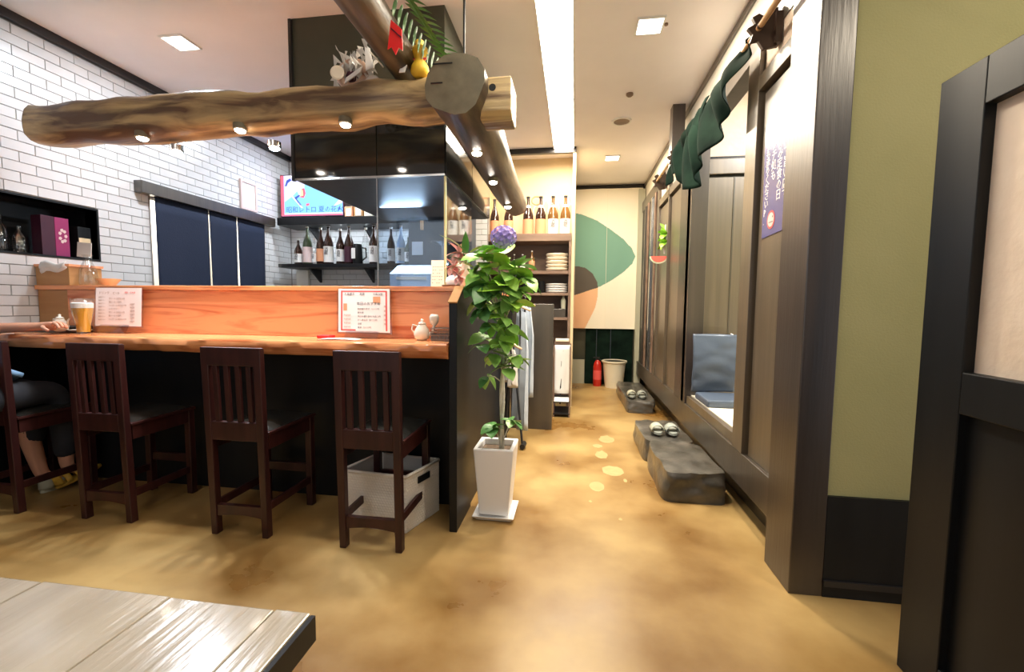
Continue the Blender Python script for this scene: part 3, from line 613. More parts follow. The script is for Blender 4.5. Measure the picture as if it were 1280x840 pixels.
# ================================================================ COUNTER-TOP THINGS
def menu(name, x0, x1, y, z0, z1, lab, mp, border, skew):
    t = thing(name, lab, 'menu', ((x0+x1)/2, y, 1.001), 'menu cards in clear stands'); dy = .045
    P = lambda u, v, d=0: Vector((x0+u*(x1-x0)+skew*(1-v), y+dy*v-d, z0+(z1-z0)*v))
    def quad(u0, u1, v0, v1, d, th=.0008):
        q = [P(u0, v0, d), P(u1, v0, d), P(u1, v1, d), P(u0, v1, d)]; return q
    B().prism(quad(-.03, 1.03, -.03, 1.02, 0), (0, .003, 0)).build('clear_sleeve', 'acrylic', t)
    card = B().prism(quad(0, 1, 0, 1, .0015), (0, .001, 0)).build('card', mp, t)
    B().prism([(x0+.22*(x1-x0), y-.03, 1.001), (x1-.15*(x1-x0), y-.03, 1.001), (x1-.15*(x1-x0), y+.055, 1.001), (x0+.22*(x1-x0), y+.055, 1.001)], (0, 0, .003)).build('foot', 'acrylic', t)
    B().prism([(x0+.22*(x1-x0), y-.028, 1.003), (x1-.15*(x1-x0), y-.028, 1.003), (x1-.15*(x1-x0), y-.002, z0+.01), (x0+.22*(x1-x0), y-.002, z0+.01)], (0, .003, 0)).build('foot_lip', 'acrylic', t)
    if border:
        b = B()
        for q in ((.05, .95, .93, .96), (.05, .08, .04, .96), (.92, .95, .04, .96), (.05, .34, .04, .07)): b.prism(quad(*q, .0022), (0, .0005, 0))
        b.build('border', 'inkred', t)
        b = B(); b.prism(quad(.34, .88, .02, .62, .0024), (0, .0005, 0)); b.build('insert_sheet', 'paper', t)
        B().prism(quad(.10, .17, .5, .66, .0026), (0, .0005, 0)).build('dish_picture', 'olabel', t); B().prism(quad(.68, .82, .68, .82, .0026), (0, .0005, 0)).build('dish_picture', 'olabel', t)
    xd = P(1, 0)-P(0, 0); yd = P(0, 1)-P(0, 0)
    def tx(s, u, v, size, mm='print'): text('lettering', s, size, mm, card, P(u, v, .0035), xd, yd, .0001)
    if border:
        tx('本日のおすすめ', .36, .63, .021); tx('お品書き', .12, .86, .016); tx('定食', .42, .86, .016); tx('お飲み物', .68, .86, .015)
        for k, s in enumerate(('刺身盛り合せ  八八〇円', '焼き鳥', '天ぷら盛り合せ 九五〇円', 'だし巻玉子  五八〇円', '冷奴', '枝豆  三八〇円')): tx(s, .38, .52-.085*k, .0125, 'print')
        for k in range(4): tx('特選地酒', .11, .38-.09*k, .0105, 'ink2')
        for k in range(5): tx('酒', .885, .58-.1*k, .012, 'ink2')
    else:
        tx('ドリンク', .07, .84, .020, 'ink2'); tx('ビール', .38, .84, .017, 'ink2'); tx('焼酎・日本酒', .64, .86, .013, 'inkred')
        for k in range(8): tx('梅酒サワー', .07, .74-.085*k, .0105, 'ink2')
        for k in range(7): tx(('生ビール 五百五十円', '瓶ビール 六百円', 'ハイボール 四百五十円', 'レモンサワー')[k % 4], .30, .70-.09*k, .0125, 'ink2')
        for k in range(6): tx('烏龍茶', .76, .56-.09*k, .0115, 'ink2')
    return t
menu('menu_stand', -1.37, -1.055, 2.33, 1.035, 1.285, 'menu card with a red border in a clear stand, right of the two', 'paper', 1, .02)
menu('menu_stand', -3.035, -2.70, 2.33, 1.045, 1.285, 'pale pink drinks menu in a clear stand beside the beer glass', 'paper2', 0, .035)
tag(bx('red_tray', 'red', (-1.45, -1.37, 2.27, 2.33, 1.001, 1.018), bevel=.004), 'small flat red dish beside the red-bordered menu card', 'dish')
sheet = tag(B().grid(lambda u, v: (-1.40+u*.22, 2.20+v*.08, 1.0015+.004*math.sin(PI*u)), 6, 3).build('paper_slip', 'wlabel', solid=.0006), 'white paper slip lying flat before the red-bordered menu', 'paper')
def teapot(x, y, z, s, flip, lab):
    t = thing('teapot', lab, 'teapot', (x, y, z))
    B().lathe([(.026*s, 0), (.040*s, .012*s), (.046*s, .035*s), (.038*s, .060*s), (.024*s, .080*s), (.022*s, .088*s)], x, y, 18, z).build('body', 'ceramic', t, smooth=True)
    B().lathe([(.024*s, .088*s), (.018*s, .098*s), (.006*s, .102*s), (.009*s, .112*s), (.003*s, .118*s)], x, y, 16, z).build('lid', 'ceramic', t, smooth=True)
    f = flip
    B().tube([(x+f*.036*s, y, z+.03*s), (x+f*.062*s, y, z+.045*s), (x+f*.066*s, y, z+.075*s), (x+f*.080*s, y, z+.088*s)], [.011*s, .008*s, .006*s, .005*s], 8).build('spout', 'ceramic', t, smooth=True)
    B().tube([(x-f*.026*s, y, z+.076*s), (x-f*.052*s, y, z+.085*s), (x-f*.060*s, y, z+.060*s), (x-f*.040*s, y, z+.034*s)], .0045*s, 6).build('handle', 'ceramic', t, smooth=True)
teapot(-.835, 2.30, 1.001, 1.0, 1, 'white porcelain pouring pot at the right end of the counter')
teapot(-3.14, 2.24, 1.012, .9, 1, 'white porcelain pot with curved spout under the guest hand')
wk = thing('cutlery_basket', 'dark wire basket with napkins at the right end of the counter', 'basket', (-.71, 2.32, 1.001))
b = B(); 
for z in (1.008, 1.03, 1.05, 1.068): b.tube([(-.775, 2.27, z), (-.655, 2.27, z), (-.655, 2.37, z), (-.775, 2.37, z), (-.775, 2.27, z)], .003, 5)
for i in range(7): x = -.775+i*.02; b.tube([(x, 2.27, 1.003), (x, 2.27, 1.068)], .002, 4); b.tube([(x, 2.37, 1.003), (x, 2.37, 1.068)], .002, 4)
b.build('wire_frame', 'shelf', wk); bx('tray', 'dkwood', (-.773, -.657, 2.272, 2.368, 1.001, 1.04), wk)
tag(B().lathe([(.004, 0), (.006, .035), (.024, .055), (.028, .085), (.02, .10)], -.765, 2.30, 10, 1.045).build('paper_napkin', 'ceramic', smooth=True), 'pale rolled napkin standing in the dark wire basket', 'napkin')
# beer glass
br = thing('beer_glass', 'tall glass of golden beer with foam beside the pink menu', 'glass', (-3.0, 2.26, 1.001))
bxx, byy = -3.01, 2.27
B().lathe([(.034, 0), (.033, .012), (.036, .05), (.049, .12), (.054, .16), (.055, .215), (.052, .215)], bxx, byy, 22, 1.001, caps=False).build('glass_wall', 'clearb', br, smooth=True)
B().lathe([(.031, .008), (.034, .05), (.046, .12), (.051, .155)], bxx, byy, 22, 1.001).build('beer', 'beer', br, smooth='a')
B().lathe([(.051, .156), (.052, .185), (.040, .19)], bxx, byy, 22, 1.001).build('foam', 'foam', br, smooth='a')
ty = thing('serving_tray', 'black lacquer tray on the counter before the seated guest', 'tray', (-3.33, 2.31, 1.0)); b = B().box(-3.50, -3.10, 2.25, 2.39, 1.001, 1.008)
b.box(-3.50, -3.10, 2.25, 2.258, 1.008, 1.02).box(-3.50, -3.10, 2.382, 2.39, 1.008, 1.04).box(-3.50, -3.492, 2.25, 2.39, 1.008, 1.03); b.build('tray_body', 'blackgloss', ty)
tag(B().lathe([(.03, 0), (.055, .006), (.062, .012), (.05, .008)], -3.09, 2.31, 18, 1.008).build('saucer', 'plate', smooth='a'), 'cream saucer on the counter between pot and beer glass', 'saucer')
# ledge things (left)
lx = tag(bx('ledge_box', 'ply', (-3.53, -3.27, 2.40, 2.60, 1.303, 1.425), bevel=.003), 'tan wooden box on the left end of the ledge, tissue on it', 'box')
bx('lid_board', 'board', (-3.535, -3.26, 2.395, 2.605, 1.425, 1.440), lx)
tsu = thing('tissue', 'white tissue hanging over the wooden box on the ledge', 'tissue', (-3.36, 2.41, 1.40))
B().grid(lambda u, v: (-3.46+u*.20, 2.383-.012*math.sin(v*3)+.008*noise.noise(Vector((u*6, v*4, 0))), 1.375+.075*v+.03*u*(1-v)+.012*math.sin(u*7)), 12, 8).build('sheet', 'wlabel', tsu, smooth=True, solid=.002)
gv = thing('glass_bottle', 'tall clear glass bottle on the ledge beside the tissue', 'bottle', (-3.225, 2.44, 1.303))
B().lathe([(.045, 0), (.05, .02), (.045, .10), (.022, .16), (.02, .19), (.03, .20)], -3.2, 2.46, 18, 1.303).build('glass_wall', 'clearb', gv, smooth='a')
tag(B().prism([(-3.335, 2.50, 1.50), (-3.185, 2.47, 1.485), (-3.20, 2.49, 1.585), (-3.35, 2.52, 1.60)], (0, .003, 0)).build('name_card', 'wlabel'), 'white note card leaning in front of the dark wall niche', 'card')
tag(B().lathe([(.03, 0), (.036, .004), (.07, .05), (.066, .05), (.03, .012)], -3.17, 2.56, 20, 1.303).build('bowl', 'tan', smooth='a'), 'small tan bowl on the ledge above the pink menu', 'bowl')
# niche things
t = thing('gift_box', 'magenta bottle gift box with pale crest in the wall niche', 'box', (XL-.09, 2.6, 1.513))
bx('carton', 'magenta', (XL-.12, XL-.04, 2.56, 2.645, 1.513, 1.78), t, .002); bx('side_face', 'mdark', (XL-.12, XL-.039, 2.48, 2.558, 1.513, 1.78), t, .002)
b = B()
for k in range(7): a = k*.9; b.prism([(XL-.0395, 2.605+.018*math.cos(a)+.011*math.cos(q), 1.655+.04*math.sin(a)+.013*math.sin(q)) for q in (0, 1.2, 2.4, 3.6, 4.8)], (.001, 0, 0))
b.build('crest', 'pklabel', t)
t = thing('gift_case', 'short black gift case with a gold band at the niche right end', 'box', (XL-.09, 2.74, 1.513))
bx('carton', 'black', (XL-.12, XL-.04, 2.70, 2.785, 1.513, 1.74), t, .002); bx('band', 'beige', (XL-.0405, XL-.038, 2.705, 2.78, 1.60, 1.66), t)
for y, h in ((2.20, .2), (2.32, .24), (2.42, .18)): tag(B().lathe([(.035, 0), (.04, .02), (.04, h*.6), (.015, h*.8), (.015, h)], XL-.13, y, 14, 1.513).build('display_bottle', 'clearb', smooth='a'), {2.20: 'clear bottle in the niche, near its left', 2.32: 'taller clear bottle in the middle of the dark niche', 2.42: 'shorter clear bottle beside the magenta gift box'}[y], 'bottle', 'clear bottles in the niche')
# ================================================================ NOREN ON TILE WALL, FRAME
ln = tag(bx('door_lintel', 'dkwood', (XL+.001, XL+.075, 3.09, 4.67, 2.08, 2.178), bevel=.004), 'dark wooden beam above the navy doorway curtain', 'beam')
nr = thing('doorway_curtain', 'navy split curtain hanging in the doorway of the tiled wall', 'curtain', (XL+.03, 3.9, 2.08))
ys = [3.225, 3.775, 4.128, 4.54]
for k in range(3):
    y0, y1 = ys[k], ys[k+1]
    B().grid(lambda u, v: (XL+.035+.010*math.sin(u*9+k)*(1-v), y0+.006+(y1-y0-.012)*u+(.010*(1-v) if u == 0 else (-.010*(1-v) if u == 1 else 0)), .55+1.53*v), 16, 12).build('cloth_panel', 'noren', nr, smooth=True, solid=.002)
fr = thing('picture_frame', 'small pink-framed certificate on the tiles above the doorway beam', 'picture', (XL+.01, 4.33, 2.35))
b = B(); 
for q in ((4.215, 4.455, 2.485, 2.51), (4.215, 4.455, 2.20, 2.225), (4.215, 4.24, 2.225, 2.485), (4.43, 4.455, 2.225, 2.485)): b.box(XL+.001, XL+.022, *q)
b.build('frame', 'pklabel', fr); bx('print', 'wlabel', (XL+.001, XL+.010, 4.24, 4.43, 2.225, 2.485), fr)
B().prism([(XL+.0105, 4.37+.03*math.cos(q*.6), 2.33+.05*math.sin(q*.6)) for q in range(10)], (.0006, 0, 0)).build('emblem', 'cab', fr)
# ================================================================ BOTTLE SHELVES (kitchen back wall)
def shelf(z, th, lab, x0=-3.44, x1=-1.75):
    t = thing('wall_shelf', lab, 'shelf', ((x0+x1)/2, 4.9, z), 'black kitchen wall shelves')
    bx('board', 'black', (x0, x1, 4.66, 5.04, z-th, z), t, .002)
    for x in (-3.15, -2.45):
        B().prism([(x, 5.045, z-th), (x, 5.045, z-th-.16), (x, 5.03, z-th-.16), (x, 4.80, z-th)], (.02, 0, 0)).build('bracket', 'dkmetal', t)
shelf(2.185, .085, 'upper black shelf carrying the television on the tiled back wall'); shelf(1.655, .04, 'lower black shelf lined with sake bottles on the tiled back wall')
ZS = 1.656
def bottle(x, y, z, h, r, m, lab, lm=None, lh=(.12, .42), capm='cap', group='bottles on the kitchen shelf', mug=0):
    t = thing('bottle', lab, 'bottle', (x, y, z), group)
    prof = [(r*.92, 0), (r, .01), (r, h*.50), (r*.92, h*.56), (r*.38, h*.76), (r*.30, h*.80), (r*.28, h*.95)]
    B().lathe(prof, x, y, 14, z).build('glass_body', m, t, smooth='a')
    B().lathe([(r*.34, h*.95), (r*.36, h), (r*.2, h*1.002)], x, y, 10, z).build('cap', capm, t, smooth='a')
    if lm: lab_ = B().lathe([(r*1.02, h*lh[0]), (r*1.02, h*lh[1])], x, y, 16, z, caps=False).build('label', lm, t, smooth=True)
    if lm in ('wlabel',) and h > .28:
        text('lettering', '酒\n蔵', r*.9, 'print', lab_, (x-r*.42, y-r*1.05, z+h*(lh[1]-.12)), (1, 0, 0), (0, 0, 1), .0002, .8)
    return t
def bxp(px_, y): # world x at a pixel column for given depth (shelf spots were measured on the wall)
    return (px_-467)/((508-370)/(-1.906+3.276))-2.298+(y-4.75)*-.5*0
for px_, h, r, m, lm, lab in ((370, .30, .048, 'brown', 'wlabel', 'short dark bottle first on the left of the lower kitchen shelf'), (382, .45, .055, 'greenb', 'pklabel', 'tall green bottle with a pale pink label on the kitchen shelf'), (391, .31, .036, 'clearb', 'wlabel', 'slim clear bottle between the green bottle and the brown one'), (399, .43, .05, 'brown', 'olabel', 'dark bottle with an orange label on the kitchen shelf'), (409, .46, .056, 'brown', 'wlabel', 'tall dark bottle with white label beside the orange-labelled one'), (424, .41, .05, 'brown', 'wlabel', 'dark bottle with narrow white label in the middle of the kitchen shelf'), (435, .45, .055, 'brown', 'mdark', 'tall maroon-labelled bottle in the middle of the kitchen shelf'), (456, .42, .05, 'clearb', None, 'tall clear empty bottle behind the black jug'), (466, .46, .055, 'brown', 'wlabel', 'brown bottle with large white label at the hood corner'), (487, .42, .045, 'brown', 'wlabel', 'pale-labelled bottle seen through the glass screen, left of three'), (499, .44, .048, 'ice', 'wlabel', 'light blue bottle seen through the glass screen'), (508, .32, .045, 'greenb', 'wlabel', 'shorter bottle seen through the glass screen, right of three')):
    bottle(bxp(px_, 4.75), 4.78, ZS, h, r, m, lab, lm, (.05, .45) if r > .05 else (.08, .42))
jg = thing('jug', 'black jug with handle among the kitchen shelf bottles', 'jug', (-2.5, 4.76, ZS))
B().lathe([(.05, 0), (.055, .02), (.05, .20), (.045, .23)], -2.50, 4.76, 16, ZS).build('jug_body', 'black', jg, smooth='a'); B().tube([(-2.455, 4.76, ZS+.19), (-2.40, 4.76, ZS+.18), (-2.395, 4.76, ZS+.08), (-2.45, 4.76, ZS+.04)], .01, 7).build('handle', 'black', jg, smooth=True)
B().prism([(-2.55, 4.705, ZS+.06), (-2.50, 4.700, ZS+.06), (-2.50, 4.700, ZS+.18), (-2.55, 4.705, ZS+.18)], (0, .002, 0)).build('label', 'wlabel', jg)
# television
tv = thing('television', 'television showing a blue picture with red border on the upper shelf', 'television', (-3.07, 4.8, 2.186))
bx('casing', 'mdark', (-3.475, -2.675, 4.78, 4.83, 2.215, 2.705), tv, .004); bx('stand', 'black', (-3.3, -2.9, 4.75, 4.9, 2.186, 2.216), tv)
SB = scr('screen_blue', (.16, .42, .95), 1.2); SR = scr('screen_red', (.95, .10, .16), 1.0); SW = scr('screen_white', (.85, .85, .95), 1.1); SN = scr('screen_navy', (.03, .08, .45), .8); SY = scr('screen_yellow', (1, .8, .3), 1.2); SL = scr('screen_lilac', (.55, .55, .9), 1.0)
bx('screen', SB, (-3.463, -2.687, 4.776, 4.780, 2.227, 2.693), tv)
def scrq(name, m_, pts, d=.001): B().prism([(-3.463+u*.776, 4.776-d, 2.227+v*.466) for u, v in pts], (0, .0008, 0)).build(name, m_, tv)
scrq('picture_shape', SR, [(0, 0), (.05, 0), (.05, 1), (0, 1)]); scrq('picture_shape', SW, [(.05, .04), (1, .04), (1, .065), (.05, .065)]); scrq('picture_shape', SR, [(.05, 0), (1, 0), (1, .035), (.05, .035)])
scrq('picture_shape', SL, [(.06, .35), (.2, .5), (.42, .85), (.2, 1), (.06, 1)]); scrq('picture_shape', SW, [(.08, .93), (.35, 1), (.08, 1)], .002)
scrq('picture_shape', SL, [(.20, .85), (.30, .50), (.38, .55), (.40, .80), (.28, .95)], .0025)
scrq('picture_shape', SR, [(.31, .46), (.38, .44), (.41, .55), (.39, .68), (.34, .66)], .003); scrq('picture_shape', SY, [(.32, .48), (.37, .50), (.36, .64), (.32, .66)], .004); scrq('picture_shape', SR, [(.41, .24), (.46, .25), (.47, .30), (.42, .30)], .003)
scrq('picture_shape', SN, [(.22, .45), (.30, .52), (.32, .50), (.26, .42), (.34, .26), (.31, .25)], .003)
scrq('picture_shape', SN, [(.07, .74), (.10, .88), (.16, .93), (.18, .88), (.12, .82), (.10, .74)], .003); scrq('picture_shape', SW, [(.86, .22), (1, .3), (1, .45), (.94, .36)], .003); scrq('picture_shape', SW, [(.10, .62), (.12, .63), (.36, .2), (.33, .2)], .003)
text('caption', '昭和レトロ 夏の花火', .078, SN, tv, (-3.40, 4.773, 2.27), (1, 0, 0), (0, 0, 1), .0003)
bx('power_light', SN, (-3.09, -3.06, 4.772, 4.776, 2.20, 2.212), tv)
for k, (x, w_, h, m_, lab) in enumerate(((-2.60, .10, .13, 'olabel', 'small orange box right of the television'), (-2.48, .11, .19, 'ply', 'tan carton second from the television'), (-2.36, .10, .13, 'plate', 'pale box near the hood on the upper shelf'))):
    o = tag(bx('carton', m_, (x-w_/2, x+w_/2, 4.75, 4.85, 2.186, 2.186+h), bevel=.004), lab, 'box', 'boxes on the upper shelf'); bx('label', 'wlabel', (x-w_*.3, x+w_*.3, 4.748, 4.75, 2.21, 2.20+h*.7), o)
iv = thing('wall_intercom', 'white intercom box on the tiles under the left end of the shelf', 'intercom', (-3.36, 5.03, 1.35)); bx('case', 'outlet', (-3.45, -3.29, 5.0, 5.045, 1.34, 1.61), iv, .006); bx('button_strip', 'greyboard', (-3.39, -3.35, 4.997, 5.0, 1.38, 1.42), iv)
# kitchen appliances behind the glass screen
rf = thing('tall_fridge', 'dark slate tall fridge with a white notice behind the glass screen', 'fridge', (-1.55, 4.75, 0)); bx('body', 'dkcab', (-1.76, -1.16, 4.45, 5.03, 0, 2.75), rf, .005); bx('door_handle', 'tan', (-1.62, -1.59, 4.42, 4.45, 1.98, 2.10), rf, .003)
bx('notice', 'cab', (-1.72, -1.60, 4.443, 4.45, 1.72, 1.86), rf)
ic = thing('ice_cabinet', 'pale blue steel ice cabinet behind the glass screen', 'cabinet', (-1.3, 3.5, 0)); bx('body', 'ice', (-1.52, -1.10, 3.42, 3.85, 0, 1.44), ic, .01); B().prism([(-1.52, 3.42, 1.44), (-1.10, 3.42, 1.44), (-1.12, 3.55, 1.52), (-1.50, 3.55, 1.52)], (0, 0, .008)).build('lid', 'cab', ic); bx('vent_strip', 'wlabel', (-1.46, -1.20, 3.415, 3.42, 1.40, 1.425), ic)
gw = tag(B().lathe([(.03, 0), (.06, .01), (.07, .03), (.012, .06), (.012, .16), (.10, .19), (.105, .20)], -1.12, 3.60, 18, 1.53).build('glass_stand', 'clearb', smooth='a'), 'clear footed glass dish on the ice cabinet', 'glass dish')
# things on the ledge at the right
cc = thing('price_card', 'cream standing card with dotted print on the ledge by the flowers', 'card', (-.84, 2.60, 1.303)); B().prism([(-.885, 2.60, 1.303), (-.80, 2.60, 1.303), (-.815, 2.64, 1.475), (-.895, 2.64, 1.475)], (0, .004, 0)).build('card_sheet', 'plate', cc)
b = B()
for i in range(5):
    for j in range(6):
        if (i*j+i) % 3 != 1: b.box(-.877+i*.014, -.872+i*.014, 2.6045+j*.0045-.004, 2.6047+j*.0045-.004, 1.33+j*.02, 1.335+j*.02)
b.build('dots', 'print', cc)
for k, (x, y, z, s_, m_, lab) in enumerate(((-.735, 2.60, 1.34, .055, 'pot', 'white round packet on the ledge behind the glass edge'), (-.715, 2.62, 1.42, .05, 'greyboard', 'grey-green packet stacked on the white packet'), (-.67, 2.60, 1.335, .04, 'pklabel', 'pale pink patterned packet on the ledge beneath the lilies'))):
    tag(B().grid(lambda u, v: (x+s_*math.sin(PI*v)*math.cos(2*PI*u)*(1+.2*noise.noise(Vector((u*6, v*5, k)))), y+.7*s_*math.sin(PI*v)*math.sin(2*PI*u), z-s_*.75*math.cos(PI*v)), 16, 8).build('packet', m_, smooth=True), lab, 'packet')
tag(B().lathe([(.05, 0), (.075, .010), (.078, .016), (.05, .012)], -.735, 2.60, 18, 1.303-.001).build('small_plate', 'shelf', smooth='a'), 'dark small plate under the packets on the ledge', 'plate')
# ================================================================ ALCOVE SHELVES
ak = thing('shelf_unit', 'brown wooden shelf unit with bottles and plates beside the printed curtain', 'shelf unit', (-.55, 5.25, 0))
bx('side_panel', 'shelf', (-.075, -.047, 5.08, 5.45, 0, 2.03), ak, .002); bx('side_panel', 'shelf', (-1.05, -1.02, 5.08, 5.45, 0, 2.03), ak, .002)
bx('back_panel', 'shelf', (-1.02, -.075, 5.43, 5.455, 0, 1.96), ak)
for z, th in ((2.03, .085), (1.60, .035), (1.345, .03), (1.06, .03), (.62, .03)): bx('shelf_board', 'shelf', (-1.05 if z > 2 else -1.02, -.047 if z > 2 else -.075, 5.07, 5.45, z-th, z), ak, .002)
for px_, lm, lab in ((-.565, 'olabel', 'amber bottle with orange label, leftmost of four on the top shelf'), (-.415, 'olabel', 'amber bottle with orange label, second of four on the top shelf'), (-.27, 'wlabel', 'amber bottle with gold neck, third of four on the top shelf'), (-.125, 'wlabel', 'amber bottle at the right end of the top shelf')):
    t = bottle(px_, 5.2, 2.031, .45, .062, 'amber' if lm == 'wlabel' else 'brown', lab, lm, (.02, .40), 'dkmetal', 'bottles on the top alcove shelf')
    B().lathe([(.034, .30), (.030, .345)], px_, 5.2, 12, 2.031, caps=False).build('neck_label', 'wlabel', t, smooth=True)
for px_, lab in ((-.97, 'amber bottle at the left end of the top alcove shelf'), (-.80, 'amber bottle on the top alcove shelf behind the log tip')): bottle(px_, 5.2, 2.031, .43, .055, 'brown', lab, 'olabel', (.02, .40), 'dkmetal', 'bottles on the top alcove shelf')
tw = thing('wrapped_decoration', 'crumpled clear wrap with straw loops behind the four amber bottles', 'decoration', (-.3, 5.37, 2.031))
b = B()
for k in range(7): cx = -.45+.06*k; b.tube([(cx+.07*math.cos(a*.5), 5.36+.01*math.sin(a+k), 2.34+.03*(k % 3)+(.09+.02*(k % 2))*math.sin(a*.5)) for a in range(9)], .006, 5)
b.tube([(-.08, 5.36, 2.35+.06*k+.0) if k % 2 else (-.12, 5.35, 2.35+.06*k) for k in range(5)], .008, 5); b.build('wrap_loops', 'wlabel', tw, smooth=True); B().tube([(-.48+.06*math.cos(a*.5), 5.35, 2.47+.05*math.sin(a*.5)) for a in range(14)], .010, 6).build('straw_ring', 'olabel', tw, smooth=True)
for n_, z, r, h, m_, lab in ((5, 1.601, .135, .042, 'plate', 'cream plate in the stack on the upper shelf'), (4, 1.346, .135, .028, 'pot', 'white plate in the lower shelf stack')):
    for k in range(n_):
        pos = ('bottom one', 'second from bottom', 'middle one' if n_ == 5 else 'second from top', 'second from top' if n_ == 5 else 'top one', 'top one')[k]
        tag(B().lathe([(r*.6, 0), (r*.95, h*.35), (r, h*.8), (r*.94, h*.95)], -.215, 5.22, 20, z+k*h).build('plate', m_, smooth='a'), f'{lab}, {pos}', 'plate', 'stacked plates on the alcove shelves')
bottle(-.51, 5.15, 1.601, .24, .035, 'amber', 'small amber sauce bottle with a pale label left of the plates', 'olabel', (.1, .5)); bottle(-.62, 5.15, 1.601, .20, .03, 'clearb', 'small clear sauce bottle left of the amber one', 'wlabel', (.1, .5)); bottle(-.72, 5.15, 1.601, .20, .03, 'clearb', 'small clear bottle hidden partly by the plant leaves', 'wlabel', (.1, .5))
for k, x in enumerate((-.60, -.50, -.40)): tag(B().lathe([(.035, 0), (.042, .02), (.042, .14), (.038, .14)], x, 5.2, 16, 1.346).build('cup', 'black', smooth='a'), ('left black cup on the shelf beside the white plates', 'middle black cup on the shelf beside the white plates', 'black cup nearest to the white plate stack')[k], 'cup', 'black cups on the shelf')
tag(bx('box', 'dkwood', (-.25, -.10, 5.12, 5.3, 1.061, 1.16), bevel=.004), 'small brown box on the lowest visible shelf', 'box'); tag(bx('folded_towel', 'wlabel', (-.20, -.09, 5.11, 5.25, .651, .70), bevel=.008), 'white folded towel under the brown box shelf', 'towel')
tag(B().lathe([(.028, 0), (.03, .10), (.012, .13), (.014, .17)], -.13, 5.14, 12, 1.161).build('shaker', 'greyboard', smooth='a'), 'grey shaker standing on the small brown box', 'shaker')
# white garment bag / rack under shelves
gb = thing('white_tote', 'white bag with a black strap hanging beside the shelf unit', 'bag', (-.13, 4.85, .2)); B().grid(lambda u, v: (-.20+.155*u, 4.84-.02*math.sin(PI*u)+.008*noise.noise(Vector((u*5, v*4, 0))), .22+.54*v), 8, 10).build('bag_cloth', 'wlabel', gb, smooth=True, solid=.05)
B().grid(lambda u, v: (-.145+.014*u+.02*v*v, 4.80-.002, .10+.60*v), 2, 8).build('strap', 'strap', gb, solid=.003); bx('top_bar', 'shelf', (-.21, -.04, 4.82, 4.86, .77, .80), gb); bx('folded_lid', 'plate', (-.20, -.05, 4.80, 4.88, .80, .83), gb, .004)
rk = thing('low_rack', 'low dark metal rack on the floor beneath the white bag', 'rack', (-.12, 4.7, 0))
for x in (-.21, -.04):
    for y in (4.60, 4.94): bx('leg', 'shelf', (x, x+.014, y, y+.014, 0, .77), rk)
for z in (.03, .16): bx('rack_shelf', 'dkmetal', (-.21, -.026, 4.6, 4.95, z, z+.012), rk)
bx('white_sheet', 'wlabel', (-.20, -.04, 4.59, 4.80, .172, .178), rk)
# ================================================================ APRONS on hangers
def apron(x, y, z1, z0, w_, lab, m='apron'):
    t = thing('hanging_apron', lab, 'apron', (x, y, z1), 'aprons hanging on the screen')
    def f(u, v):
        s = w_*(.55+.45*min(1, v*3)); a = (u-.5)*s
        return (x+.035*math.sin(u*16+v*2)*(.3+.7*v)+a*.62, y-a*.75+.01*math.sin(u*9), z1-(z1-z0)*v-.03*(1-v)*abs(u-.5)*2+.02*math.sin(u*7)*v)
    B().grid(f, 26, 16).build('cloth', m, t, smooth=True, solid=.004)
    B().tube([f(.42, q/6)[0:1]+(f(.42, q/6)[1]-.03, f(.42, q/6)[2]) for q in range(5)], .008, 5).build('tie', 'strap', t)
    B().tube([(x-.08, y+.07, z1-.005), (x, y, z1+.03), (x+.09, y-.08, z1-.005)], [.010, .016, .010], 8).build('hanger', 'tan', t, smooth=True)
    B().tube([(x, y, z1+.03), (x, y, z1+.07), (x-.02, y, z1+.09), (x-.04, y, z1+.075)], .003, 5).build('hook', 'chrome', t)
apron(-.44, 3.92, 1.20, .38, .30, 'upper blue-grey apron on a wooden hanger, nearest the partition'); apron(-.46, 3.74, 1.16, .12, .26, 'longer blue-grey apron hanging behind the plant stem')
apron(-.50, 3.45, .86, .55, .16, 'short grey towel hanging low behind the plant', 'greyplastic')
sr = thing('garment_stand', 'thin black folding stand leaning beside the aprons', 'stand', (-.42, 3.5, 0)); B().tube([(-.52, 3.75, .78), (-.405, 3.5, .02)], .010, 7).build('strut', 'dkmetal', sr); B().tube([(-.405, 3.48, .028), (-.40, 3.58, .028)], .022, 10).build('foot', 'dkmetal', sr); B().tube([(-.57, 4.08, 1.225), (-.47, 3.35, 1.225)], .008, 7).build('rail', 'dkmetal', sr)
B().tube([(-.50, 3.5, 1.225), (-.54, 3.42, .01)], .008, 7).build('strut', 'dkmetal', sr)
# ================================================================ PRINTED NOREN at the corridor end
big = thing('printed_curtain', 'large cream curtain with green, charcoal and orange shapes at the corridor end', 'curtain', (.47, 6.66, 2.93))
X0n, X1n, Z0n, Z1n = -.02, .965, .855, 2.93
def poly(pts): return pts
def at2(px_, py_): # measured outline points -> curtain plane (x, z)
    return (-.02+(px_-717)/(800-717)*.975, 2.93-(py_-236)/(411-236)*2.075)
GREEN = [at2(*p) for p in ((712, 264), (726, 267), (745, 275), (762, 286), (778, 298), (789, 310), (793.5, 320), (790, 329), (780, 339), (766, 349), (752, 357), (738, 362), (724, 367), (712, 370))]
DARK = [at2(*p) for p in ((712, 332), (722, 331.5), (732, 334), (741, 341), (747, 352), (748, 359), (738, 362), (724, 367), (712, 370))]
ORNG = [at2(*p) for p in ((712, 370), (724, 367), (738, 362), (748, 359), (748, 370), (745, 385), (738, 400), (732, 412), (712, 412))]
def inside(x, z, P):
    c = False
    for i in range(len(P)):
        a, b_ = P[i], P[i-1]
        if (a[1] > z) != (b_[1] > z) and x < (b_[0]-a[0])*(z-a[1])/(b_[1]-a[1])+a[0]: c = not c
    return c
NU, NV = 130, 230
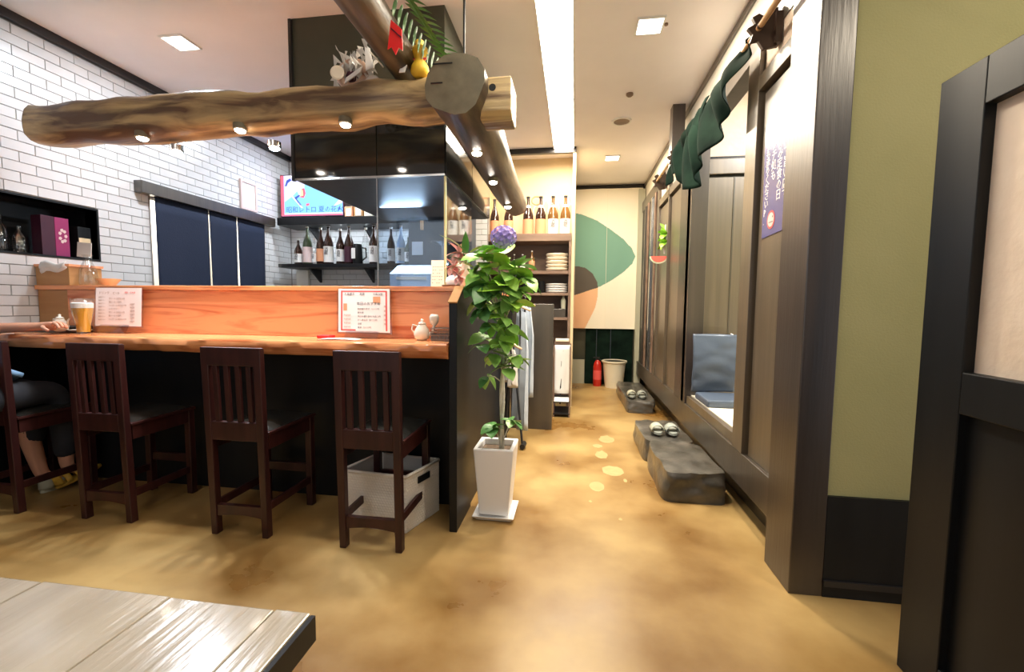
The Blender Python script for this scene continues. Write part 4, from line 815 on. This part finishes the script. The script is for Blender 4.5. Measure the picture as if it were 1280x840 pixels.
def cf_(u, v):
    return (X0n+(X1n-X0n)*u, 6.66+.010*math.sin(u*11+v*1.5)*(1-v*.5)+.008*noise.noise(Vector((u*6, v*5, 0))), Z0n+(Z1n-Z0n)*v)
b = B().grid(cf_, NU, NV); b.mi = []
for j in range(NV):
    for i in range(NU):
        x, z = X0n+(X1n-X0n)*(i+.5)/NU, Z0n+(Z1n-Z0n)*(j+.5)/NV
        b.mi.append(2 if inside(x, z, DARK) else 1 if inside(x, z, GREEN) else 3 if inside(x, z, ORNG) else 0)
b.build('cloth', ['clothcream', 'clothgreen', 'clothdark', 'clothor'], big, smooth=True, fix=False)
for u in (.485, .99, .015): B().grid(lambda a, v: (cf_(u, v)[0]+.004*(a-.5), cf_(u, v)[1]-.003, cf_(u, v)[2]), 1, 40).build('seam', 'plate', big)
B().tube([(-.03, 6.68, 2.945), (.98, 6.68, 2.945)], .012, 8).build('rod', 'trim', big)
b = tag(bx('grey_side_panel', 'greyboard', (-.03, .17, 6.70, 6.74, 0, .37)), 'low grey-beige board leaning under the printed curtain', 'board')
ex = thing('fire_extinguisher', 'red fire extinguisher on the floor under the printed curtain', 'extinguisher', (.36, 6.55, 0))
B().lathe([(.058, 0), (.062, .02), (.062, .30), (.045, .36), (.02, .39)], .36, 6.55, 18, 0).build('cylinder', 'redx', ex, smooth='a'); B().lathe([(.0625, .10), (.0625, .24)], .36, 6.55, 18, 0, caps=False).build('label', 'inkred', ex)
B().tube([(.36, 6.55, .39), (.36, 6.55, .42)], .016, 8).build('valve', 'dkmetal', ex); bx('lever', 'dkmetal', (.30, .39, 6.54, 6.56, .42, .435), ex); B().tube([(.37, 6.55, .41), (.43, 6.53, .38), (.44, 6.52, .22), (.43, 6.52, .10)], .009, 6).build('hose', 'black', ex, smooth=True)
bi = thing('waste_bin', 'ivory plastic bin beside the fire extinguisher', 'bin', (.60, 6.5, 0))
B().lathe([(.13, 0), (.165, .36), (.185, .375), (.185, .395), (.16, .395), (.125, .02)], .60, 6.5, 24, 0).build('bin_body', 'bin', bi, smooth='a'); B().lathe([(.155, .37), (.155, .385)], .60, 6.5, 20, 0).build('liner', 'black', bi)
eb = thing('low_cabinet', 'dark glossy low cabinet in shadow beneath the printed curtain', 'cabinet', (.5, 6.75, 0)); bx('cabinet_body', 'dkgreen', (.18, .88, 6.70, 6.775, 0, .95), eb)
for x in (.34, .55): bx('door_edge', 'dkcab', (x, x+.01, 6.695, 6.70, .05, .9), eb)
# ================================================================ STEP STONES and sandals
def stone(x0, x1, y0, y1, h, lab, seed):
    b = B(); n, m_ = 12, 12
    def f(u, v, w_):
        x, y, z = x0+(x1-x0)*u, y0+(y1-y0)*v, h*w_
        k = noise.noise(Vector((u*2.2+seed, v*2.2, w_*2)))
        return Vector((x+.02*k*(1 if u > .5 else 1), y+.02*noise.noise(Vector((u*3, v*3+seed, w_*3+5))), z+(.012*noise.noise(Vector((u*5+seed, v*5, 1))) if w_ > .5 else 0)))
    bm = bmesh.new(); bmesh.ops.create_cube(bm, size=1); bmesh.ops.subdivide_edges(bm, edges=bm.edges, cuts=11, use_grid_fill=True)
    for v in bm.verts:
        u, vv, w_ = v.co.x+.5, v.co.y+.5, v.co.z+.5
        # round the corners
        cu, cv = (u-.5)*2, (vv-.5)*2; r = (abs(cu)**10+abs(cv)**10)**(1/10) if (cu or cv) else 1; mx = max(abs(cu), abs(cv)); s_ = mx/r if r else 1; s_ *= (1-.035*w_**4)
        v.co = f(.5+cu*s_/2, .5+cv*s_/2, w_)
    me = bpy.data.meshes.new('step_stone'); bm.to_mesh(me); bm.free(); me.materials.append(M['stone'])
    for p in me.polygons: p.use_smooth = True
    me.set_sharp_from_angle(angle=.6)
    o = bpy.data.objects.new('step_stone', me); C.objects.link(o); return tag(o, lab, 'stone', 'step stones along the booth sill')
stone(.565, .94, 2.69, 3.34, .185, 'nearest dark step stone below the booth opening', 1); stone(.555, .93, 3.37, 4.02, .165, 'middle dark step stone carrying grey sandals', 3); stone(.60, .93, 4.93, 6.2, .135, 'farthest long step stone with sandals near the corridor end', 6)
def sandals(x, y, z, rz, lab):
    for k, dx in enumerate((0, .115)):
        t = thing('sandal', lab[k], 'sandal', (x+dx, y, z), 'sandals on the step stones')
        pts = [(x+dx+.045*math.sin(2*PI*i/16)*(1.05 if i < 8 else .95), y-.12*math.cos(2*PI*i/16), z) for i in range(16)]
        B().prism(pts, (0, 0, .022)).build('sole', 'sandal', t, bevel=.003)
        B().grid(lambda u, v: (x+dx+.05*math.cos(PI*(1-u)), y-.085+.10*v, z+.02+.05*math.sin(PI*u)), 10, 4).build('strap', 'sandal' if k else 'greyboard', t, smooth=True, solid=.006)
        t.rotation_euler = (0, 0, rz)
sandals(.68, 3.60, .183, .0, ('grey slip-on sandal on the middle step stone, left of the pair', 'grey slip-on sandal on the middle step stone, right of the pair')); sandals(.68, 5.15, .150, .0, ('grey sandal on the far step stone, left of the pair', 'grey sandal on the far step stone, right of the pair'))
# ================================================================ BOOTH THINGS
fc = thing('floor_chair', 'legless floor chair with a slate blue quilted cover inside the booth', 'floor chair', (1.10, 3.6, .461))
B().grid(lambda u, v: (.955+.325*u, 3.66+.0*v-.05*math.sin(PI*v)*.6-.02*math.sin(PI*u)+.014*noise.noise(Vector((u*2, v*7, 2))), .52+.46*v), 20, 24).build('back_cover', 'blueclo', fc, smooth=True, solid=.035)
B().box(.98, 1.29, 3.30, 3.64, .461, .515).build('seat', 'blueclo', fc, bevel=.015); B().tube([(1.30, 3.66, .55), (1.30, 3.67, .96), (1.24, 3.67, .985)], .009, 6).build('tube_frame', 'chrome', fc)
for z in (.945, .56): B().tube([(1.27, 3.68, z), (1.42, 3.68, z)], .006, 6).build('rail', 'chrome', fc)
lt = thing('low_table', 'pale low table lit inside the booth', 'table', (1.5, 2.9, .461)); bx('tabletop', 'white', (1.35, 2.3, 2.2, 3.4, .70, .73), lt, .004)
for x in (1.4, 2.22):
    for y in (2.25, 3.32): bx('leg', 'dkwood', (x, x+.05, y, y+.05, .461, .70), lt)
# rod, brackets, swag
rd = thing('curtain_rod', 'thin bamboo rod running along the top of the booth front', 'rod', (.85, 3.5, 2.53))
B().tube([(.85, 1.2, 2.535), (.85, 4.95, 2.535)], .014, 10).build('pole', 'rod', rd, smooth=True)
for k in range(8): B().tube([(.85, 1.35+.47*k, 2.535), (.85, 1.362+.47*k, 2.535)], .0155, 10).build('node', 'bracket', rd)
for y, lab in ((2.33, 'dark star-shaped bracket holding the rod at the near panel'), (4.15, 'dark star-shaped bracket holding the rod behind the green cloth'), (4.90, 'dark star-shaped bracket at the far end of the rod')):
    t = thing('rod_bracket', lab, 'bracket', (.88, y, 2.53), 'brackets of the curtain rod')
    pts = [(.935, .10), (.895, .085), (.885, .055), (.85, .075), (.82, .06), (.835, .03), (.80, .01), (.825, -.02), (.815, -.055), (.85, -.05), (.875, -.09), (.935, -.08)]
    B().prism([(x, y-.011, 2.53+z) for x, z in pts], (0, .022, 0)).build('plate', 'bracket', t, bevel=.002); B().box(.92, .95, y-.03, y+.03, 2.46, 2.60).build('back_plate', 'bracket', t)
sw = thing('draped_curtain', 'dark green cloth bunched and draped over the bamboo rod', 'curtain', (.83, 3.2, 2.5))
def sf(u, v):
    y = 2.42+1.70*u+.05*math.sin(u*20)*v
    L = (.10+.42*min(1, u*3))*(1-.42*max(0, u-.5)*2)*(.86+.14*math.sin(u*13))
    fold = .030*math.sin(u*46+1.5*v)+.018*math.sin(u*21+3*v)
    return (.846-.018*min(1, v*6)+fold*min(1, v*3)-.02*math.sin(PI*v), y, 2.556-L*v+.02*math.sin(u*9)*v)
B().grid(sf, 120, 16).build('cloth', 'dkgreen', sw, smooth=True, solid=.004)
B().grid(lambda u, v: (.838-.035*math.sin(PI*v)-.012*math.sin(u*30), 3.05+.80*u, 2.565-.20*v*(1-.3*u)-.05*math.sin(u*8)*v), 50, 8).build('bunched_fold', 'dkgreen', sw, smooth=True, solid=.006)
# poster
po = thing('wall_poster', 'navy poster with white vertical lettering and a round red face mark on the near panel', 'poster', (.95, 2.3, 1.8))
B().prism([(.951, 2.155, 1.563), (.951, 2.425, 1.553), (.951, 2.44, 2.105), (.951, 2.165, 2.075)], (.003, 0, 0)).build('sheet', 'navyp', po); sheet_ = [c for c in po.children][0]
cols = ['お得で旨い店で', '一休み定食の日', 'ランチ処も', '宴会も承りくださいP.']
for k, s in enumerate(cols):
    text('lettering', '\n'.join(s[:7] if k == 0 else s), .056 if k < 3 else .050, 'wink', sheet_, (.9505, 2.225+.063*k, 2.0+.01*k), (0, -1, 0), (0, 0, 1), .0003, .87 if k < 3 else .82)
B().prism([(.9495, 2.325+.042*math.cos(q*PI/10), 1.632+.045*math.sin(q*PI/10)) for q in range(20)], (.0012, 0, 0)).build('round_mark', 'inkred', po); B().prism([(.9490, 2.325+.033*math.cos(q*PI/8), 1.632+.035*math.sin(q*PI/8)) for q in range(16)], (.001, 0, 0)).build('mark_face', 'pklabel', po)
bx('mark_line', 'print', (.9485, .949, 2.30, 2.345, 1.618, 1.622), po); bx('mark_line', 'print', (.9485, .949, 2.30, 2.308, 1.64, 1.648), po); bx('yellow_label', 'yellow', (.9490, .951, 2.165, 2.20, 1.575, 1.63), po)
# hanging ornament: greenery with watermelon fan
ho = thing('hanging_ornament', 'bright green sprig ornament with a watermelon slice hanging on the far panels', 'ornament', (.91, 4.75, 1.75))
for k in range(16): a = k*.9; leaf(ho, LM[2], (.92, 4.75+.02*math.sin(a), 1.82+.012*k), (-.5+.2*math.sin(a), .9*math.cos(a), math.sin(a)*1.2), 0, .85, 'leaf')
B().tube([(.925, 4.75, 2.05), (.92, 4.75, 1.75)], .008, 6).build('cord', 'wlabel', ho)
B().prism([(.86+.09*math.cos(q), 4.72, 1.72+.075*math.sin(q)) for q in [PI+PI*i/12 for i in range(13)]], (0, .02, 0)).build('melon_rind', 'rind', ho); B().prism([(.86+.078*math.cos(q), 4.715, 1.722+.062*math.sin(q)) for q in [PI+PI*i/12 for i in range(13)]], (0, .03, 0)).build('melon_flesh', 'melon', ho)
# ================================================================ NEAR PARTITION AND TABLE
np_ = thing('near_partition', 'tall black framed partition with a cream upper panel at the right edge', 'partition', (1.12, .7, 0))
def nb(name, m_, y0, y1, z0, z1, x0=1.10, x1=1.15, bev=.003): return bx(name, m_, (x0, x1, y0, y1, z0, z1), np_, bev)
nb('stile', 'black', 1.395, 1.55, 0, 1.89); nb('top_rail', 'black', -.2, 1.395, 1.76, 1.89); nb('middle_rail', 'black', -.2, 1.395, .90, 1.02); nb('bottom_rail', 'black', -.2, 1.395, 0, .12)
nb('upper_panel', 'cream', -.2, 1.395, 1.02, 1.76, 1.13, 1.14, 0); nb('lower_panel', 'black', -.2, 1.395, .12, .90, 1.125, 1.14, 0); nb('stile', 'black', -.3, -.2, 0, 1.89)
tb = thing('plank_table', 'grey-brown plank table top in the near left corner', 'table', (-1.1, .2, 0))
xs = [-1.72, -1.46, -1.19, -.93, -.67, -.475, -.412]
bx('edge_band', 'black', (-.4115, -.404, -.35, .612, .655, .697), tb)
for k in range(6): bx('plank', 'tablew', (xs[k]+.0008, xs[k+1]-.0008, -.35, .611+.002*(k % 2), .662+.0005*(k % 2), .70), tb, .0025)
bx('under_frame', 'black', (-1.66, -.43, -.30, .585, .60, .662), tb)
for x in (-1.64, -.50):
    for y in (-.28, .52): bx('leg', 'black', (x, x+.06, y, y+.06, 0, .60), tb)
# ================================================================ THINGS ON THE CROSS LOG
_n0 = len(bpy.data.objects); _before = set(o.name for o in bpy.data.objects)
bgd = thing('wrapped_bundle', 'clear plastic wrapped straw bundle with a cream disc on top of the cross log', 'ornament', (-1.23, 2.34, 2.46))
b = B()
for k in range(64):
    a = random.random()*2*PI; c = Vector((-1.235+random.uniform(-.10, .10), 2.34+random.uniform(-.05, .05), 2.50+random.uniform(-.02, .15))); d = Vector((math.cos(a)*.06, random.uniform(-.03, .03), math.sin(a)*.06)); e = Vector((random.uniform(-.02, .02), -.02, .03))
    b.add([c-e, c+d*.5-e*.3+Vector((0, -.01, .01)), c+d, c+d*.4+e], [(0, 1, 2, 3)])
b.build('plastic_wrap', 'plasticwrap', bgd, fix=False, solid=.0015)
B().tube([(-1.235+.075*math.cos(a*.5), 2.33, 2.545+.065*math.sin(a*.5)) for a in range(13)], .022, 8, rough=.4).build('straw_ring', 'straw', bgd, smooth=True)
B().lathe([(.036, 0), (.038, .006), (.030, .010)], 0, 0, 18).build('tmp', 'tan').name
d_ = bpy.data.objects['tmp']; d_.name = 'disc'; d_.data.materials[0] = M['plate']; d_.parent = bgd; d_.rotation_euler = (PI/2, 0, .2); d_.location = Vector((-1.30, 2.285, 2.535))-org(bgd)
B().prism([(-1.26, 2.28, 2.475), (-1.16, 2.27, 2.525), (-1.15, 2.27, 2.555), (-1.25, 2.28, 2.505)], (0, .006, 0)).build('paper_strip', 'wlabel', bgd); B().prism([(-1.14, 2.29, 2.54), (-1.10, 2.30, 2.56), (-1.12, 2.30, 2.66), (-1.145, 2.29, 2.68)], (0, .004, 0)).build('paper_fold', 'wlabel', bgd)
B().ball((-1.12, 2.33, 2.50), .045, 10, (1, .6, .8)).build('wrap_bulge', 'plasticwrap', bgd, smooth=True); B().ball((-1.24, 2.33, 2.53), .035, 8).build('chestnut', 'mdark', bgd, smooth=True); B().tube([(-1.10, 2.27, 2.62), (-1.02, 2.25, 2.53)], .004, 5).build('stick', 'plate', bgd)
gar = thing('leafy_garland', 'dark green leafy garland with a red ribbon beside the upper log', 'garland', (-.86, 2.42, 2.6))
for k in range(34):
    t_ = k/34; a = k*2.1; leaf(gar, LB[0], (-.80+.10*t_+.035*math.sin(a), 1.95+.45*t_, 2.66-.10*t_+.02*math.cos(a)), (math.cos(a)*.9, .3*math.sin(a*2)-.2, -.4+.8*math.sin(a)), 0, .8)
B().tube([(-.80+.10*k/8, 1.92+.48*k/8, 2.66-.10*k/8) for k in range(9)], .005, 5).build('vine', 'leaf2', gar)
B().prism([(-.825, 1.90, 2.50), (-.775, 1.90, 2.455), (-.772, 1.90, 2.365), (-.79, 1.90, 2.38), (-.805, 1.90, 2.35), (-.825, 1.90, 2.385), (-.842, 1.90, 2.375)], (0, .004, 0)).build('ribbon', 'red', gar)
B().prism([(-.825, 1.896, 2.465), (-.775, 1.896, 2.42), (-.775, 1.896, 2.414), (-.825, 1.896, 2.459)], (0, .002, 0)).build('ribbon_fold', 'mdark', gar)
yc = thing('gourd_charm', 'yellow gourd-shaped lucky charm standing on the cross log', 'charm', (-.86, 2.36, 2.46))
B().lathe([(.030, 0), (.048, .02), (.046, .05), (.026, .085), (.045, .115), (.042, .14), (.018, .158), (.026, .172), (.02, .18)], -.82, 2.25, 16, 2.465).build('charm_body', 'yellow', yc, smooth=True)
B().prism([(-.915, 2.20, 2.47), (-.885, 2.20, 2.47), (-.845, 2.20, 2.58), (-.875, 2.20, 2.60)], (0, .006, 0)).build('paper_slip', 'wlabel', yc); B().tube([(-.865, 2.235, 2.548), (-.78, 2.235, 2.548)], .006, 6).build('cord', 'inkred', yc)
for o in bpy.data.objects:
    if o.name not in _before and o.parent is None: o.location.z -= .085 if o.name != 'leafy_garland' else .05
# ================================================================ SEATED GUEST (mostly outside the frame)
pe = thing('person', 'person in pale blue shirt and dark trousers, hand on the white pot', 'person', (-3.27, 1.8, 0))
def skin(name, m_, joints, edges, parent, root=0, lev=2):
    me = bpy.data.meshes.new(name); o0 = org(parent); me.from_pydata([Vector(j[:3])-o0 for j in joints], edges, []); me.materials.append(M[m_])
    o = bpy.data.objects.new(name, me); C.objects.link(o); o.parent = parent
    bpy.context.view_layer.objects.active = o
    sk = o.modifiers.new('skin', 'SKIN'); sk.use_smooth_shade = True
    if not me.skin_vertices: pass
    sv = me.skin_vertices[0].data
    for i, j in enumerate(joints):
        r = j[3]; sv[i].radius = (r, r if len(j) < 5 else j[4]); sv[i].use_root = (i in (root if isinstance(root, tuple) else (root,)))
    q = o.modifiers.new('sub', 'SUBSURF'); q.levels = lev; q.render_levels = lev
    return o
J = [(-3.26, 1.74, .66, .13, .12), (-3.26, 1.75, .85, .125, .10), (-3.26, 1.78, 1.08, .15, .11), (-3.26, 1.80, 1.22, .10, .08), (-3.26, 1.80, 1.30, .050), (-3.26, 1.81, 1.38, .052), (-3.255, 1.83, 1.47, .085, .09), (-3.255, 1.83, 1.555, .075, .08),
     (-3.41, 1.80, 1.19, .055), (-3.455, 1.92, 1.02, .043), (-3.36, 2.09, 1.035, .034), (-3.17, 2.165, 1.045, .026), (-3.125, 2.175, 1.048, .030, .018), (-3.085, 2.18, 1.05, .034, .014),
     (-3.11, 1.76, 1.19, .055), (-3.10, 1.68, .95, .043), (-3.18, 1.84, .79, .032), (-3.21, 1.90, .775, .03, .016),
     (-3.34, 1.80, .66, .085), (-3.37, 2.22, .66, .065), (-3.31, 2.16, .36, .052), (-3.29, 2.20, .10, .036), (-3.28, 2.30, .045, .038, .028),
     (-3.17, 1.80, .66, .085), (-3.16, 2.20, .65, .065), (-3.19, 2.26, .36, .050), (-3.20, 2.27, .13, .036), (-3.19, 2.37, .085, .034, .022)]
Ed = [(0, 1), (1, 2), (2, 3), (3, 4), (4, 5), (5, 6), (6, 7), (3, 8), (8, 9), (9, 10), (10, 11), (11, 12), (12, 13), (3, 14), (14, 15), (15, 16), (16, 17), (0, 18), (18, 19), (19, 20), (20, 21), (21, 22), (0, 23), (23, 24), (24, 25), (25, 26), (26, 27)]
# fingers of the hand on the pot: chains rooted in the palm
roots = [0]
def chain(pts):
    i0 = len(J); roots.append(i0)
    for p in pts: J.append(p)
    for k in range(len(pts)-1): Ed.append((i0+k, i0+k+1))
for k, (oy, oz, ln_) in enumerate(((-.020, .012, .95), (-.008, .016, 1.05), (.006, .013, 1), (.018, .008, .8))):
    x = -3.092; chain([(x, 2.18+oy*.8, 1.05+oz*.3, .010), (x+.032*ln_, 2.178+oy*1.15, 1.056+oz, .0092), (x+.056*ln_, 2.178+oy*1.3, 1.046+oz, .0085), (x+.068*ln_, 2.180+oy*1.3, 1.024+oz, .0075)])
chain([(-3.135, 2.150, 1.046, .012), (-3.110, 2.128, 1.042, .0105), (-3.080, 2.122, 1.032, .0095), (-3.062, 2.126, 1.024, .008)])
skin('body', 'skin', J, Ed, pe, tuple(roots))
SJ = [(J[i][0], J[i][1], J[i][2], J[i][3]+.018, (J[i][4] if len(J[i]) > 4 else J[i][3])+.018) for i in (0, 1, 2, 3)]+[(-3.41, 1.80, 1.19, .072), (-3.435, 1.87, 1.09, .066), (-3.11, 1.78, 1.19, .072), (-3.085, 1.79, 1.07, .066)]
skin('shirt', 'denim', SJ, [(0, 1), (1, 2), (2, 3), (3, 4), (4, 5), (3, 6), (6, 7)], pe)
B().grid(lambda u, v: (-3.27+.14*math.cos(PI*u)*(1+.1*v), 1.84+.18*v+.02*math.sin(u*8), .86-.10*v+.02*math.sin(u*13)), 16, 6).build('shirt_hem', 'denim', pe, smooth=True, solid=.008)
TJ = [(-3.26, 1.74, .68, .15, .14), (-3.34, 1.80, .66, .10), (-3.37, 2.22, .66, .078), (-3.30, 2.17, .30, .064), (-3.17, 1.80, .66, .10), (-3.16, 2.20, .65, .078), (-3.185, 2.25, .45, .066), (-3.20, 2.268, .20, .056)]
skin('trousers', 'pants', TJ, [(0, 1), (1, 2), (2, 3), (0, 4), (4, 5), (5, 6), (6, 7)], pe)
B().ball((-3.255, 1.815, 1.565), .105, 14, (.92, 1.0, .85)).build('hair', 'hair', pe, smooth=True)
for dx in (-.032, .032): B().ball((-3.255+dx, 1.915, 1.52), .010, 8).build('eye', 'hair', pe, smooth=True); B().ball((-3.255+dx*2.7, 1.83, 1.50), .022, 8, (.4, .8, 1.3)).build('ear', 'skin', pe, smooth=True)
B().prism([(-3.268, 1.915, 1.48), (-3.242, 1.915, 1.48), (-3.255, 1.912, 1.52)], (0, .022, -.004)).build('nose', 'skin', pe); B().ball((-3.255, 1.912, 1.455), .020, 8, (1, .3, .3)).build('mouth', 'pink', pe, smooth=True)
def shoe(x, y, z, rz, lab, m_, tilt=0):
    t = thing('strappy_sandal', lab, 'sandal', (x, y, z), 'shoes of the seated guest')
    pts = [(x+.042*math.sin(2*PI*i/16), y-.12*math.cos(2*PI*i/16), z) for i in range(16)]
    B().prism(pts, (0, 0, .02)).build('sole', m_, t, bevel=.003)
    for q in (-.05, .0): B().grid(lambda u, v: (x+.045*math.cos(PI*(1-u)), y+q-.012+.03*v, z+.015+.055*math.sin(PI*u)), 10, 2).build('strap', m_, t, smooth=True, solid=.005)
    B().grid(lambda u, v: (x+.04*math.cos(PI*(u)), y-.075-.04*math.sin(PI*u), z+.02+.07*v), 10, 4).build('heel_cup', m_, t, smooth=True, solid=.005); t.rotation_euler = (tilt, 0, rz)
shoe(-3.19, 2.33, .048, -.4, 'ochre strappy sandal of the guest seen behind the leftmost full chair', 'gold', .35); shoe(-3.28, 2.28, .003, .2, 'dark sandal of the guest flat on the floor', 'greyboard')
tag(B().grid(lambda u, v: (-3.16+.05*math.cos(2*PI*u), 2.36+.03*math.sin(2*PI*u), .22+.12*v), 12, 4).build('ochre_pouch', 'gold', smooth=True, solid=.004), 'small ochre pouch hanging under the counter by the guest', 'pouch')
